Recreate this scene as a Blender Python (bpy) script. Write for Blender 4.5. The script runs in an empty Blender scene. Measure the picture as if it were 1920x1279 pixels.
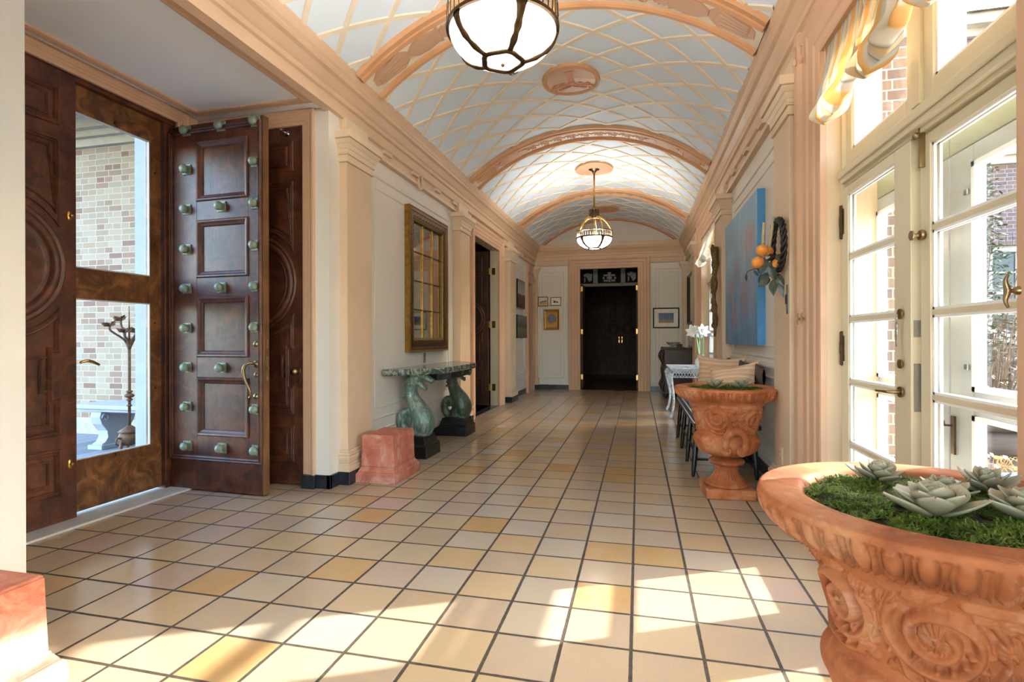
import bpy, bmesh, math, random
import numpy as np
from mathutils import Vector, Matrix, noise
PI = math.pi
rnd = random.Random(7)
S = bpy.context.scene
COL = S.collection

# ------------------------------------------------------------------ camera, sky, sun, exposure
CAM_H = 1.168
cd = bpy.data.cameras.new('camera')
cam = bpy.data.objects.new('camera', cd); COL.objects.link(cam)
cam.location = (0, 0, CAM_H)
cam.rotation_mode = 'XYZ'
_yaw, _roll = 0.2345, 0.003
cam.matrix_world = (Matrix.Translation((0, 0, CAM_H)) @ Matrix.Rotation(_yaw, 4, 'Z')
                    @ Matrix.Rotation(PI/2, 4, 'X') @ Matrix.Rotation(-_roll, 4, 'Z'))
cd.sensor_width = 36.0
cd.lens = 36.0*992/1920
cd.shift_y = -4.0/1920
cd.clip_start = 0.02; cd.clip_end = 300
S.camera = cam

S.view_settings.view_transform = 'Standard'
S.view_settings.look = 'None'
S.view_settings.gamma = 1.0
S.view_settings.use_curve_mapping = False
S.view_settings.exposure = 1.15

SUN_DIR = Vector((0.894*math.cos(math.radians(24)), 0.447*math.cos(math.radians(24)), math.sin(math.radians(24))))
w = bpy.data.worlds.new('sky'); S.world = w; w.use_nodes = True
wn = w.node_tree; wn.nodes.clear()
sky = wn.nodes.new('ShaderNodeTexSky'); sky.sky_type = 'NISHITA'; sky.sun_disc = False
sky.sun_elevation = math.radians(24); sky.sun_rotation = math.atan2(SUN_DIR.x, SUN_DIR.y)
sky.air_density = 1.0; sky.dust_density = 1.5; sky.ozone_density = 1.0
bg = wn.nodes.new('ShaderNodeBackground'); bg.inputs['Strength'].default_value = 1.3
wo = wn.nodes.new('ShaderNodeOutputWorld')
wn.links.new(sky.outputs[0], bg.inputs[0]); wn.links.new(bg.outputs[0], wo.inputs[0])

sl = bpy.data.lights.new('sun', 'SUN'); sl.energy = 10.0; sl.angle = math.radians(0.7); sl.color = (1.0, 0.95, 0.86)
so = bpy.data.objects.new('sun', sl); COL.objects.link(so)
so.rotation_euler = (-SUN_DIR).to_track_quat('-Z', 'Y').to_euler(); so.location = (8, 6, 8)

# ------------------------------------------------------------------ materials
def lin(c):
    return tuple(((v/255/12.92) if v/255 <= .04045 else ((v/255+.055)/1.055)**2.4) for v in c)
MATS = {}
class NT:
    """tiny node helper"""
    def __init__(s, name):
        s.m = bpy.data.materials.new(name); s.m.use_nodes = True
        s.t = s.m.node_tree; s.t.nodes.clear()
        s.out = s.n('ShaderNodeOutputMaterial')
    def n(s, typ, **kw):
        nd = s.t.nodes.new(typ)
        for k, v in kw.items():
            if k.startswith('i_'): nd.inputs[k[2:]].default_value = v
            else: setattr(nd, k, v)
        return nd
    def l(s, a, b): s.t.links.new(a, b)
    def math(s, op, a, b=None, c=None):
        nd = s.n('ShaderNodeMath', operation=op)
        for i, v in enumerate((a, b, c)):
            if v is None: continue
            if isinstance(v, (int, float)): nd.inputs[i].default_value = v
            else: s.l(v, nd.inputs[i])
        return nd.outputs[0]
    def coords(s, scale=(1, 1, 1), loc=(0, 0, 0), rot=(0, 0, 0), kind='Object'):
        tc = s.n('ShaderNodeTexCoord'); mp = s.n('ShaderNodeMapping')
        mp.inputs['Scale'].default_value = scale; mp.inputs['Location'].default_value = loc; mp.inputs['Rotation'].default_value = rot
        s.l(tc.outputs[kind], mp.inputs[0]); return mp.outputs[0]
    def noise(s, co, scale=5, detail=4, rough=.55, dist=0):
        nd = s.n('ShaderNodeTexNoise', i_Scale=scale, i_Detail=detail, i_Roughness=rough, i_Distortion=dist)
        s.l(co, nd.inputs['Vector']); return nd.outputs['Fac']
    def ramp(s, fac, stops, interp='LINEAR'):
        nd = s.n('ShaderNodeValToRGB'); cr = nd.color_ramp; cr.interpolation = interp
        while len(cr.elements) < len(stops): cr.elements.new(.5)
        for e, (p, c) in zip(cr.elements, stops):
            e.position = p; e.color = (*c, 1) if len(c) == 3 else c
        s.l(fac, nd.inputs[0]); return nd.outputs[0]
    def mix(s, fac, a, b, mode='MIX'):
        nd = s.n('ShaderNodeMix', data_type='RGBA', blend_type=mode)
        if isinstance(fac, (int, float)): nd.inputs[0].default_value = fac
        else: s.l(fac, nd.inputs[0])
        for v, i in ((a, 6), (b, 7)):
            if isinstance(v, tuple): nd.inputs[i].default_value = (*v, 1) if len(v) == 3 else v
            else: s.l(v, nd.inputs[i])
        return nd.outputs[2]
    def bump(s, h, strength=.3, dist=.01):
        nd = s.n('ShaderNodeBump', i_Strength=strength, i_Distance=dist); s.l(h, nd.inputs['Height']); return nd.outputs[0]
    def bsdf(s, col=None, rough=.5, metal=0, normal=None, **kw):
        nd = s.n('ShaderNodeBsdfPrincipled')
        nd.inputs['Metallic'].default_value = metal
        if isinstance(rough, (int, float)): nd.inputs['Roughness'].default_value = rough
        else: s.l(rough, nd.inputs['Roughness'])
        if col is not None:
            if isinstance(col, tuple): nd.inputs['Base Color'].default_value = (*col, 1)
            else: s.l(col, nd.inputs['Base Color'])
        if normal is not None: s.l(normal, nd.inputs['Normal'])
        for k, v in kw.items():
            nd.inputs[k.replace('_', ' ')].default_value = v
        s.l(nd.outputs[0], s.out.inputs[0]); return nd
def simple(name, rgb, rough=.5, metal=0, var=.12, scale=6, bump=0, bscale=40, rgb2=None, stretch=(1, 1, 1), **kw):
    t = NT(name); c = lin(rgb)
    co = t.coords(scale=stretch)
    f = t.noise(co, scale)
    c2 = lin(rgb2) if rgb2 else tuple(min(1, v*(1+var)) for v in c)
    c1 = c if rgb2 else tuple(v*(1-var) for v in c)
    col = t.ramp(f, [(.3, c1), (.7, c2)])
    nrm = None
    if bump: nrm = t.bump(t.noise(co, bscale, 5), bump, .004)
    t.bsdf(col, rough, metal, nrm, **kw)
    MATS[name] = t.m; return t.m

# ------------------------------------------------------------------ mesh building
class MB:
    def __init__(s): s.v = []; s.f = []; s.mi = []; s.cur = 0; s.uv = None; s.sm = []; s.smooth = False
    def add(s, verts, faces):
        b = len(s.v); s.v.extend([tuple(p) for p in verts])
        for f in faces: s.f.append(tuple(i+b for i in f)); s.mi.append(s.cur); s.sm.append(s.smooth)
        return s
    def box(s, x0, x1, y0, y1, z0, z1):
        if x0 > x1: x0, x1 = x1, x0
        if y0 > y1: y0, y1 = y1, y0
        if z0 > z1: z0, z1 = z1, z0
        v = [(x, y, z) for z in (z0, z1) for y in (y0, y1) for x in (x0, x1)]
        return s.add(v, [(0, 2, 3, 1), (4, 5, 7, 6), (0, 1, 5, 4), (2, 6, 7, 3), (0, 4, 6, 2), (1, 3, 7, 5)])
    def frustum(s, cx, cy, z0, z1, a0, b0, a1, b1):
        v = []
        for z, a, b in ((z0, a0, b0), (z1, a1, b1)):
            v += [(cx-a, cy-b, z), (cx+a, cy-b, z), (cx+a, cy+b, z), (cx-a, cy+b, z)]
        return s.add(v, [(3, 2, 1, 0), (4, 5, 6, 7), (0, 1, 5, 4), (1, 2, 6, 5), (2, 3, 7, 6), (3, 0, 4, 7)])
    def prism(s, poly, mapf, h0, h1):
        n = len(poly)
        v = [mapf(a, b, h0) for a, b in poly]+[mapf(a, b, h1) for a, b in poly]
        f = [tuple(range(n-1, -1, -1)), tuple(range(n, 2*n))]
        f += [(i, (i+1) % n, n+(i+1) % n, n+i) for i in range(n)]
        return s.add(v, f)
    def lathe(s, prof, n=32, c=(0, 0, 0), axis='z', cap=True, a0=0, a1=2*PI):
        full = abs(a1-a0-2*PI) < 1e-6
        m = n if full else n+1
        v = []
        for r, z in prof:
            for i in range(m):
                a = a0+(a1-a0)*i/n
                p = (r*math.cos(a), r*math.sin(a), z)
                if axis == 'x': p = (p[2], p[0], p[1])
                elif axis == 'y': p = (p[1], p[2], p[0])
                v.append((p[0]+c[0], p[1]+c[1], p[2]+c[2]))
        f = []
        for j in range(len(prof)-1):
            for i in range(n):
                k = (i+1) % m
                f.append((j*m+i, j*m+k, (j+1)*m+k, (j+1)*m+i))
        if cap and full:
            f.append(tuple(range(m-1, -1, -1))); f.append(tuple((len(prof)-1)*m+i for i in range(m)))
        return s.add(v, f)
    def tube(s, pts, rad, n=10, cap=True, smooth=0, up=None, closed=False):
        """swept tube; rad: number, list, or list of (rx, ry)"""
        P = [Vector(p) for p in pts]
        R = [rad]*len(P) if isinstance(rad, (int, float, tuple)) else list(rad)
        R = [(r, r) if isinstance(r, (int, float)) else r for r in R]
        if smooth:
            Q = []; T = []
            N = len(P)
            for i in range(N-1):
                p0, p1, p2, p3 = P[max(i-1, 0)], P[i], P[i+1], P[min(i+2, N-1)]
                for k in range(smooth):
                    t = k/smooth
                    Q.append(.5*((2*p1)+(p2-p0)*t+(2*p0-5*p1+4*p2-p3)*t*t+(3*p1-p0-3*p2+p3)*t**3))
                    T.append((R[i][0]*(1-t)+R[i+1][0]*t, R[i][1]*(1-t)+R[i+1][1]*t))
            Q.append(P[-1]); T.append(R[-1]); P, R = Q, T
        N = len(P); v = []; 
        prev = None
        for i in range(N):
            if closed: t = (P[(i+1) % N]-P[i-1])
            else: t = (P[min(i+1, N-1)]-P[max(i-1, 0)])
            if t.length < 1e-9: t = Vector((0, 0, 1))
            t.normalize()
            if prev is None:
                u = Vector(up) if up else (Vector((0, 0, 1)) if abs(t.z) < .9 else Vector((1, 0, 0)))
            else: u = prev
            u = (u-t*u.dot(t))
            if u.length < 1e-6: u = t.orthogonal()
            u.normalize(); prev = u; b = t.cross(u)
            for k in range(n):
                a = 2*PI*k/n
                v.append(P[i]+u*(math.cos(a)*R[i][0])+b*(math.sin(a)*R[i][1]))
        f = []
        M = N if closed else N-1
        for i in range(M):
            j = (i+1) % N
            for k in range(n):
                f.append((i*n+k, i*n+(k+1) % n, j*n+(k+1) % n, j*n+k))
        if cap and not closed:
            f.append(tuple(range(n-1, -1, -1))); f.append(tuple((N-1)*n+k for k in range(n)))
        return s.add(v, f)
    def ball(s, c, r, n=12, m=8, sc=(1, 1, 1)):
        v = [(c[0], c[1], c[2]-r*sc[2])]
        for j in range(1, m):
            a = -PI/2+PI*j/m
            for i in range(n):
                b = 2*PI*i/n
                v.append((c[0]+r*sc[0]*math.cos(a)*math.cos(b), c[1]+r*sc[1]*math.cos(a)*math.sin(b), c[2]+r*sc[2]*math.sin(a)))
        v.append((c[0], c[1], c[2]+r*sc[2]))
        f = [(0, 1+(i+1) % n, 1+i) for i in range(n)]
        for j in range(m-2):
            for i in range(n):
                f.append((1+j*n+i, 1+j*n+(i+1) % n, 1+(j+1)*n+(i+1) % n, 1+(j+1)*n+i))
        L = len(v)-1
        f += [(L, 1+(m-2)*n+i, 1+(m-2)*n+(i+1) % n) for i in range(n)]
        return s.add(v, f)
    def grid(s, fn, nu, nv, closed_u=False):
        v = []
        for j in range(nv+1):
            for i in range(nu if closed_u else nu+1): v.append(fn(i/nu, j/nv))
        m = nu if closed_u else nu+1
        f = []
        for j in range(nv):
            for i in range(nu):
                k = (i+1) % m
                f.append((j*m+i, j*m+k, (j+1)*m+k, (j+1)*m+i))
        return s.add(v, f)
    def mould(s, pts, prof, mapf, closed=False, closed_prof=True):
        """sweep a profile [(offset to the left of the path, height)] along a planar path with mitres"""
        P = [Vector((p[0], p[1])) for p in pts]; N = len(P); k = len(prof)
        v = []
        for i in range(N):
            def nrm(a, b):
                d = (b-a).normalized(); return Vector((-d.y, d.x))
            if closed: n1 = nrm(P[i-1], P[i]); n2 = nrm(P[i], P[(i+1) % N])
            else:
                n1 = nrm(P[i-1], P[i]) if i > 0 else nrm(P[0], P[1])
                n2 = nrm(P[i], P[i+1]) if i < N-1 else n1
            m = (n1+n2)/max(.15, 1+n1.dot(n2))
            for d, h in prof:
                q = P[i]+m*d; v.append(mapf(q.x, q.y, h))
        f = []
        K = k if closed_prof else k-1
        for i in range(N if closed else N-1):
            j = (i+1) % N
            for a in range(K):
                b = (a+1) % k
                f.append((i*k+a, i*k+b, j*k+b, j*k+a))
        if not closed and closed_prof:
            f.append(tuple(range(k-1, -1, -1))); f.append(tuple((N-1)*k+a for a in range(k)))
        return s.add(v, f)
    def build(s, name, mats, parent=None, loc=(0, 0, 0), rot=(0, 0, 0), bevel=0, smooth=False, seg=2):
        me = bpy.data.meshes.new(name)
        me.from_pydata(s.v, [], s.f)
        ml = mats if isinstance(mats, (list, tuple)) else [mats]
        for m in ml: me.materials.append(m)
        if len(ml) > 1: me.polygons.foreach_set('material_index', s.mi)
        bm = bmesh.new(); bm.from_mesh(me)
        bmesh.ops.recalc_face_normals(bm, faces=bm.faces)
        bm.to_mesh(me); bm.free()
        if smooth is True: me.polygons.foreach_set('use_smooth', [True]*len(me.polygons))
        elif smooth == 'auto':
            me.polygons.foreach_set('use_smooth', [True]*len(me.polygons))
            try: me.set_sharp_from_angle(angle=math.radians(40))
            except Exception: pass
        elif any(s.sm): me.polygons.foreach_set('use_smooth', s.sm)
        me.update()
        o = bpy.data.objects.new(name, me); COL.objects.link(o)
        o.location = loc; o.rotation_euler = rot
        if parent: o.parent = parent
        if bevel:
            md = o.modifiers.new('bevel', 'BEVEL'); md.width = bevel; md.segments = seg; md.limit_method = 'ANGLE'; md.angle_limit = math.radians(40)
        return o
def struct(o, label=None, cat=None, group=None):
    o['kind'] = 'structure'
    if label: o['label'] = label
    if cat: o['category'] = cat
    if group: o['group'] = group
    return o
def tag(o, label, cat, group=None, kind=None):
    o['label'] = label; o['category'] = cat
    if group: o['group'] = group
    if kind: o['kind'] = kind
    return o
def thing(name, label, cat, loc=(0, 0, 0), rz=0, group=None):
    o = bpy.data.objects.new(name, None); COL.objects.link(o); o.empty_display_size = .1
    o.location = loc; o.rotation_euler = (0, 0, rz)
    return tag(o, label, cat, group)
def copy_tree(o, parent=None):
    c = o.copy(); COL.objects.link(c)
    if parent: c.parent = parent
    for ch in [x for x in bpy.data.objects if x.parent == o]: copy_tree(ch, c)
    return c
# plane maps: (u, v, height out of the plane) -> xyz
def plane_x(x, sgn): return lambda u, v, h: (x+sgn*h, u, v)       # u = y, v = z, out along sgn*x
def plane_y(y, sgn): return lambda u, v, h: (u, y+sgn*h, v)       # u = x, v = z
def plane_z(z, sgn=1): return lambda u, v, h: (u, v, z+sgn*h)
def rect(a0, a1, b0, b1): return [(a0, b0), (a1, b0), (a1, b1), (a0, b1)]
def panel_mould(mb, a0, a1, b0, b1, mapf, w=.025, h=.012):
    """slim closed moulding frame: profile offset is outward"""
    mb.mould(rect(a0, a1, b0, b1), [(0, -.002), (0, h*.5), (w*.3, h), (w*.7, h), (w, h*.35), (w, -.002)], mapf, closed=True)
def wall_x(mb, x, thick, y0, y1, z0, z1, holes=()):
    """wall slab with faces at x and x+thick, rectangular holes (y0,y1,z0,z1)"""
    ys = sorted({y0, y1, *[h[0] for h in holes], *[h[1] for h in holes]})
    for a, b in zip(ys[:-1], ys[1:]):
        zs = z0
        cut = sorted([(h[2], h[3]) for h in holes if h[0] <= a+1e-6 and h[1] >= b-1e-6])
        for c, d in cut:
            if c > zs: mb.box(x, x+thick, a, b, zs, c)
            zs = max(zs, d)
        if zs < z1: mb.box(x, x+thick, a, b, zs, z1)
def wall_y(mb, y, thick, x0, x1, z0, z1, holes=()):
    xs = sorted({x0, x1, *[h[0] for h in holes], *[h[1] for h in holes]})
    for a, b in zip(xs[:-1], xs[1:]):
        zs = z0
        cut = sorted([(h[2], h[3]) for h in holes if h[0] <= a+1e-6 and h[1] >= b-1e-6])
        for c, d in cut:
            if c > zs: mb.box(a, b, y, y+thick, zs, c)
            zs = max(zs, d)
        if zs < z1: mb.box(a, b, y, y+thick, zs, z1)

# ------------------------------------------------------------------ material library
simple('wall_cream', (226, 219, 208), .6, var=.03, scale=1.5, bump=.05, bscale=60)
simple('wall_white', (182, 182, 181), .6, var=.03, scale=1.5)
simple('niche_ceiling', (248, 251, 252), .7, var=.02, scale=1)
simple('peach', (215, 187, 156), .5, var=.06, scale=2.5)
simple('peach_light', (222, 199, 168), .5, var=.05, scale=2)
simple('peach_deep', (210, 170, 138), .5, var=.06, scale=2.5)
simple('cornice_tan', (217, 184, 151), .5, var=.05, scale=2)
simple('orange_tan', (216, 166, 122), .55, var=.08, scale=4)
simple('orange_deep', (208, 146, 104), .6, var=.1, scale=10)
simple('vault_white', (226, 241, 254), .7, var=.03, scale=1.2)
simple('lattice_cream', (236, 224, 203), .6, var=.05, scale=8)
simple('base_black', (38, 42, 48), .25, var=.4, scale=12)
simple('grout_line', (120, 118, 112), .7)
simple('sash_cream', (214, 203, 174), .35, var=.04, scale=2)
simple('sash_white', (244, 244, 242), .35, var=.02, scale=2)
simple('storm_white', (188, 191, 190), .4, var=.03, scale=2)
simple('storm_green', (166, 172, 148), .4, var=.04, scale=2)
simple('brass', (190, 150, 80), .3, 1.0, var=.15, scale=20)
simple('old_brass', (150, 128, 92), .35, 1.0, var=.2, scale=20)
simple('dark_brass', (96, 78, 56), .4, 1.0, var=.3, scale=25)
simple('chrome', (190, 195, 200), .2, 1.0, var=.1)
simple('iron', (46, 40, 36), .5, .6, var=.3, scale=20)
simple('verdigris', (152, 164, 146), .45, .15, var=.25, scale=18, rgb2=(112, 130, 114), bump=.2, bscale=60)
simple('stone_sill', (196, 196, 192), .7, var=.1, scale=8, bump=.2)
simple('black_paint', (24, 24, 25), .35, var=.4, scale=15)
simple('black_stone', (22, 22, 23), .35, var=.5, scale=18, bump=.15, bscale=30)
simple('white_ceramic', (236, 236, 232), .2, var=.02)
simple('plastic_tan', (214, 186, 156), .4)
simple('plate_grey', (150, 146, 138), .3, .6)
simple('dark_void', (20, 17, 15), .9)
simple('green_stem', (120, 170, 110), .4, var=.15, scale=10, rgb2=(160, 200, 150))
simple('petal_white', (250, 250, 246), .5, var=.02)
simple('tape_tan', (176, 160, 128), .5, var=.08, scale=20)
simple('outside_stone', (158, 162, 166), .8, var=.1, scale=6, bump=.2)
simple('iron_rust', (66, 50, 38), .65, .4, var=.35, scale=25, rgb2=(112, 84, 56))
simple('linen', (226, 208, 184), .8, var=.05, scale=60)
simple('blue_fabric', (72, 96, 128), .8, var=.12, scale=80, bump=.2, bscale=200)
simple('white_piping', (226, 226, 224), .7)
simple('soil', (52, 40, 30), .9, var=.4, scale=40, bump=.6)
simple('leaf_dark', (58, 66, 48), .35, var=.3, scale=12, rgb2=(40, 48, 34))
simple('leaf_black', (44, 42, 36), .45, .3, var=.3, scale=12)
simple('hedge', (48, 66, 36), .6, var=.5, scale=30)
simple('stalk', (104, 84, 62), .8, var=.3, scale=20, rgb2=(66, 52, 40))
simple('dry_leaf', (196, 152, 84), .7, var=.2, scale=20, rgb2=(150, 104, 56))
simple('timber', (84, 66, 56), .8, var=.3, scale=6, stretch=(1, 1, 8), rgb2=(52, 40, 34), bump=.3)
simple('planter_grey', (120, 126, 134), .6)
simple('roof_dark', (70, 64, 62), .8, var=.2)
simple('ext_trim', (160, 150, 134), .7, var=.1, scale=8)
simple('window_dark', (40, 46, 54), .08)
simple('ground_out', (112, 104, 90), .9, var=.3, scale=8)
simple('gilt', (158, 120, 60), .35, .85, var=.3, scale=25)
simple('gilt_dark', (70, 54, 33), .45, .7, var=.4, scale=90, rgb2=(124, 96, 54), bump=.8, bscale=60)
simple('frame_black', (30, 24, 22), .3)
simple('mat_white', (236, 232, 224), .7)

def wood(name, dark, light, sc=1.0, rough=.45, axis='z', coat=.12, burl=None):
    t = NT(name)
    st = {'z': (9, 9, .9), 'x': (.9, 9, 9), 'y': (9, .9, 9)}[axis]
    co = t.coords(scale=st)
    f = t.noise(co, 2.2*sc, 8, .65, .6)
    blot = t.noise(t.coords(), 3.0, 3)
    col = t.ramp(f, [(.28, lin(dark)), (.75, lin(light))])
    col = t.mix(t.ramp(blot, [(.35, (0, 0, 0)), (.75, (.8, .8, .8))]), col, lin(tuple(v*.62 for v in dark)))
    if burl: col = t.mix(t.math('MULTIPLY', t.ramp(t.noise(t.coords(), 7, 6, .65, 1.2), [(.45, (0, 0, 0)), (.68, (1, 1, 1))]), .7), col, lin(burl))
    fine = t.noise(co, 14*sc, 4)
    t.bsdf(col, t.math('MULTIPLY_ADD', fine, .25, rough-.1), 0, t.bump(fine, .12, .003), Coat_Weight=coat, Coat_Roughness=.3)
    MATS[name] = t.m
wood('door_wood', (56, 26, 16), (106, 56, 34), burl=(122, 68, 40))
wood('door_wood_x', (58, 30, 18), (104, 60, 36), axis='x')
wood('door_edge', (104, 66, 36), (150, 102, 58))
wood('storm_wood', (76, 42, 20), (130, 80, 42), burl=(166, 112, 62))
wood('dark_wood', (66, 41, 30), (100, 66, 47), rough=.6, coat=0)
wood('chest_wood', (44, 24, 18), (76, 44, 34))

# glazed clay floor tiles: 26 cm grid, every tile its own tone
def make_tile():
    t = NT('floor_tile'); co = t.coords()
    sep = t.n('ShaderNodeSeparateXYZ'); t.l(co, sep.inputs[0])
    T = .26
    u = t.math('DIVIDE', t.math('ADD', sep.outputs[0], .031), T)
    v = t.math('DIVIDE', t.math('ADD', sep.outputs[1], -.211), T)
    wob = t.noise(co, 3.5, 3)
    jit = t.math('MULTIPLY', t.math('SUBTRACT', t.noise(co, 25, 3), .5), .05)
    fu = t.math('ABSOLUTE', t.math('SUBTRACT', t.math('FRACT', u), .5))
    fv = t.math('ABSOLUTE', t.math('SUBTRACT', t.math('FRACT', v), .5))
    edge = t.math('ADD', t.math('MAXIMUM', fu, fv), t.math('MULTIPLY', jit, .25))     # .5 at joints
    joint = t.n('ShaderNodeMapRange'); t.l(edge, joint.inputs[0])
    joint.inputs[1].default_value = .470; joint.inputs[2].default_value = .478
    cmb = t.n('ShaderNodeCombineXYZ'); t.l(t.math('FLOOR', u), cmb.inputs[0]); t.l(t.math('FLOOR', v), cmb.inputs[1])
    wn_ = t.n('ShaderNodeTexWhiteNoise', noise_dimensions='2D'); t.l(cmb.outputs[0], wn_.inputs['Vector'])
    tone = t.ramp(wn_.outputs['Value'], [(0, lin((200, 174, 146))), (.2, lin((206, 182, 152))), (.36, lin((196, 174, 152))), (.5, lin((210, 184, 148))),
                                        (.62, lin((202, 176, 162))), (.74, lin((200, 186, 168))), (.85, lin((208, 176, 134))), (.94, lin((206, 164, 108)))], 'CONSTANT')
    # cloudy glaze inside each tile
    off = t.n('ShaderNodeVectorMath', operation='ADD'); t.l(co, off.inputs[0]); t.l(wn_.outputs['Color'], off.inputs[1])
    cloud = t.noise(off.outputs[0], 4.5, 4, .6, .5)
    tone = t.mix(t.math('MULTIPLY', t.ramp(cloud, [(.35, (0, 0, 0)), (.7, (1, 1, 1))]), .5), tone, lin((210, 184, 144)))
    bl = t.noise(co, .35, 2)
    tone = t.mix(t.math('MULTIPLY', t.ramp(t.noise(off.outputs[0], 130, 2, .5), [(.68, (0, 0, 0)), (.74, (1, 1, 1))]), .35), tone, lin((120, 92, 66)))
    grout = t.ramp(t.noise(co, 40, 4), [(.3, lin((62, 53, 44))), (.7, lin((88, 78, 66)))])
    tone = t.mix(1.0, tone, (.84, .84, .84), 'MULTIPLY')
    col = t.mix(joint.outputs[0], tone, grout)
    r = t.math('MULTIPLY_ADD', joint.outputs[0], .5, .16)
    r = t.math('ADD', r, t.math('MULTIPLY', t.math('SUBTRACT', cloud, .5), .12))
    hgt = t.math('SUBTRACT', t.math('MULTIPLY', wob, .25), joint.outputs[0])
    t.bsdf(col, r, 0, t.bump(hgt, .5, .004), Specular_IOR_Level=.5)
    MATS['floor_tile'] = t.m
make_tile()

def brick(name, tones, mortar, bw=.215, bh=.0765, axis='y', mort=.011, dirt=.3):
    """courses in z; axis = the direction the wall faces"""
    t = NT(name); co = t.coords()
    sep = t.n('ShaderNodeSeparateXYZ'); t.l(co, sep.inputs[0])
    cmb = t.n('ShaderNodeCombineXYZ')
    t.l(sep.outputs[0 if axis == 'y' else 1], cmb.inputs[0]); t.l(sep.outputs[2], cmb.inputs[1])
    if axis == 'xy': t.l(t.math('ADD', sep.outputs[0], sep.outputs[1]), cmb.inputs[0])
    b = t.n('ShaderNodeTexBrick', offset=.5, squash=.62, squash_frequency=2)
    b.inputs['Scale'].default_value = 1; b.inputs['Mortar Size'].default_value = mort*.55; b.inputs['Mortar Smooth'].default_value = .2
    b.inputs['Brick Width'].default_value = bw; b.inputs['Row Height'].default_value = bh; b.inputs['Bias'].default_value = 0
    b.inputs['Color1'].default_value = (0, 0, 0, 1); b.inputs['Color2'].default_value = (1, 1, 1, 1)
    t.l(cmb.outputs[0], b.inputs['Vector'])
    n = len(tones)
    tone = t.ramp(b.outputs['Color'], [(i/n, lin(c)) for i, c in enumerate(tones)], 'CONSTANT')
    nz = t.noise(co, 30, 5)
    tone = t.mix(t.math('MULTIPLY', nz, dirt), tone, lin(tuple(v*.7 for v in tones[0])))
    col = t.mix(b.outputs['Fac'], tone, lin(mortar))
    t.bsdf(col, .85, 0, t.bump(t.math('SUBTRACT', t.math('MULTIPLY', nz, .3), b.outputs['Fac']), .6, .008))
    MATS[name] = t.m
brick('brick_tan', [(158, 138, 116), (150, 128, 104), (164, 146, 124), (146, 124, 102), (156, 136, 112), (124, 92, 76), (162, 142, 120), (150, 132, 110), (138, 108, 88)], (166, 158, 146))
brick('brick_red', [(102, 80, 76), (108, 84, 80), (94, 76, 74), (112, 80, 70), (90, 74, 76), (106, 70, 60), (98, 80, 80)], (142, 132, 126), bh=.078)
brick('brick_pier', [(104, 80, 60), (94, 70, 54), (110, 86, 66), (84, 62, 50)], (142, 130, 114), axis='xy')
brick('paver', [(122, 124, 128), (134, 136, 142), (112, 114, 120)], (92, 94, 98), bw=.2, bh=.1)

def terracotta():
    t = NT('terracotta'); co = t.coords()
    big = t.noise(co, 5, 5, .6, .4); fine = t.noise(co, 45, 5)
    col = t.ramp(big, [(.3, lin((140, 72, 36))), (.5, lin((182, 104, 56))), (.7, lin((200, 138, 94)))])
    bloom = t.ramp(t.noise(co, 9, 6, .7, .8), [(.55, (0, 0, 0)), (.72, (1, 1, 1))])
    col = t.mix(t.math('MULTIPLY', bloom, .55), col, lin((226, 180, 148)))
    col = t.mix(t.math('MULTIPLY', t.ramp(t.noise(co, 14, 6, .7), [(.54, (0, 0, 0)), (.7, (1, 1, 1))]), .55), col, lin((116, 60, 34)))
    t.bsdf(col, .75, 0, t.bump(fine, .25, .004)); MATS['terracotta'] = t.m
    t = NT('terracotta_red'); co = t.coords()
    col = t.ramp(t.noise(co, 5, 6, .65, .5), [(.3, lin((164, 84, 62))), (.5, lin((186, 108, 84))), (.7, lin((202, 140, 116)))])
    bl = t.ramp(t.noise(co, 3.5, 7, .75, 1.0), [(.5, (0, 0, 0)), (.62, (1, 1, 1))])
    col = t.mix(t.math('MULTIPLY', bl, .4), col, lin((226, 196, 180)))
    col = t.mix(t.math('MULTIPLY', t.ramp(t.noise(co, 16, 6, .7), [(.66, (0, 0, 0)), (.8, (1, 1, 1))]), .3), col, lin((120, 70, 54)))
    t.bsdf(col, .85, 0, t.bump(t.noise(co, 50, 5), .3, .004)); MATS['terracotta_red'] = t.m
    t = NT('terracotta_chalky'); co = t.coords()
    sep = t.n('ShaderNodeSeparateXYZ'); t.l(co, sep.inputs[0])
    n1 = t.noise(co, 6, 7, .7, .8)
    f = t.math('ADD', n1, t.math('MULTIPLY', t.math('SUBTRACT', sep.outputs[2], .22), 1.3))
    col = t.ramp(f, [(.3, lin((186, 164, 150))), (.52, lin((180, 136, 116))), (.68, lin((168, 96, 74))), (.9, lin((140, 74, 56)))])
    t.bsdf(col, .85, 0, t.bump(t.noise(co, 50, 5), .3, .004)); MATS['terracotta_chalky'] = t.m
terracotta()

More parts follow.
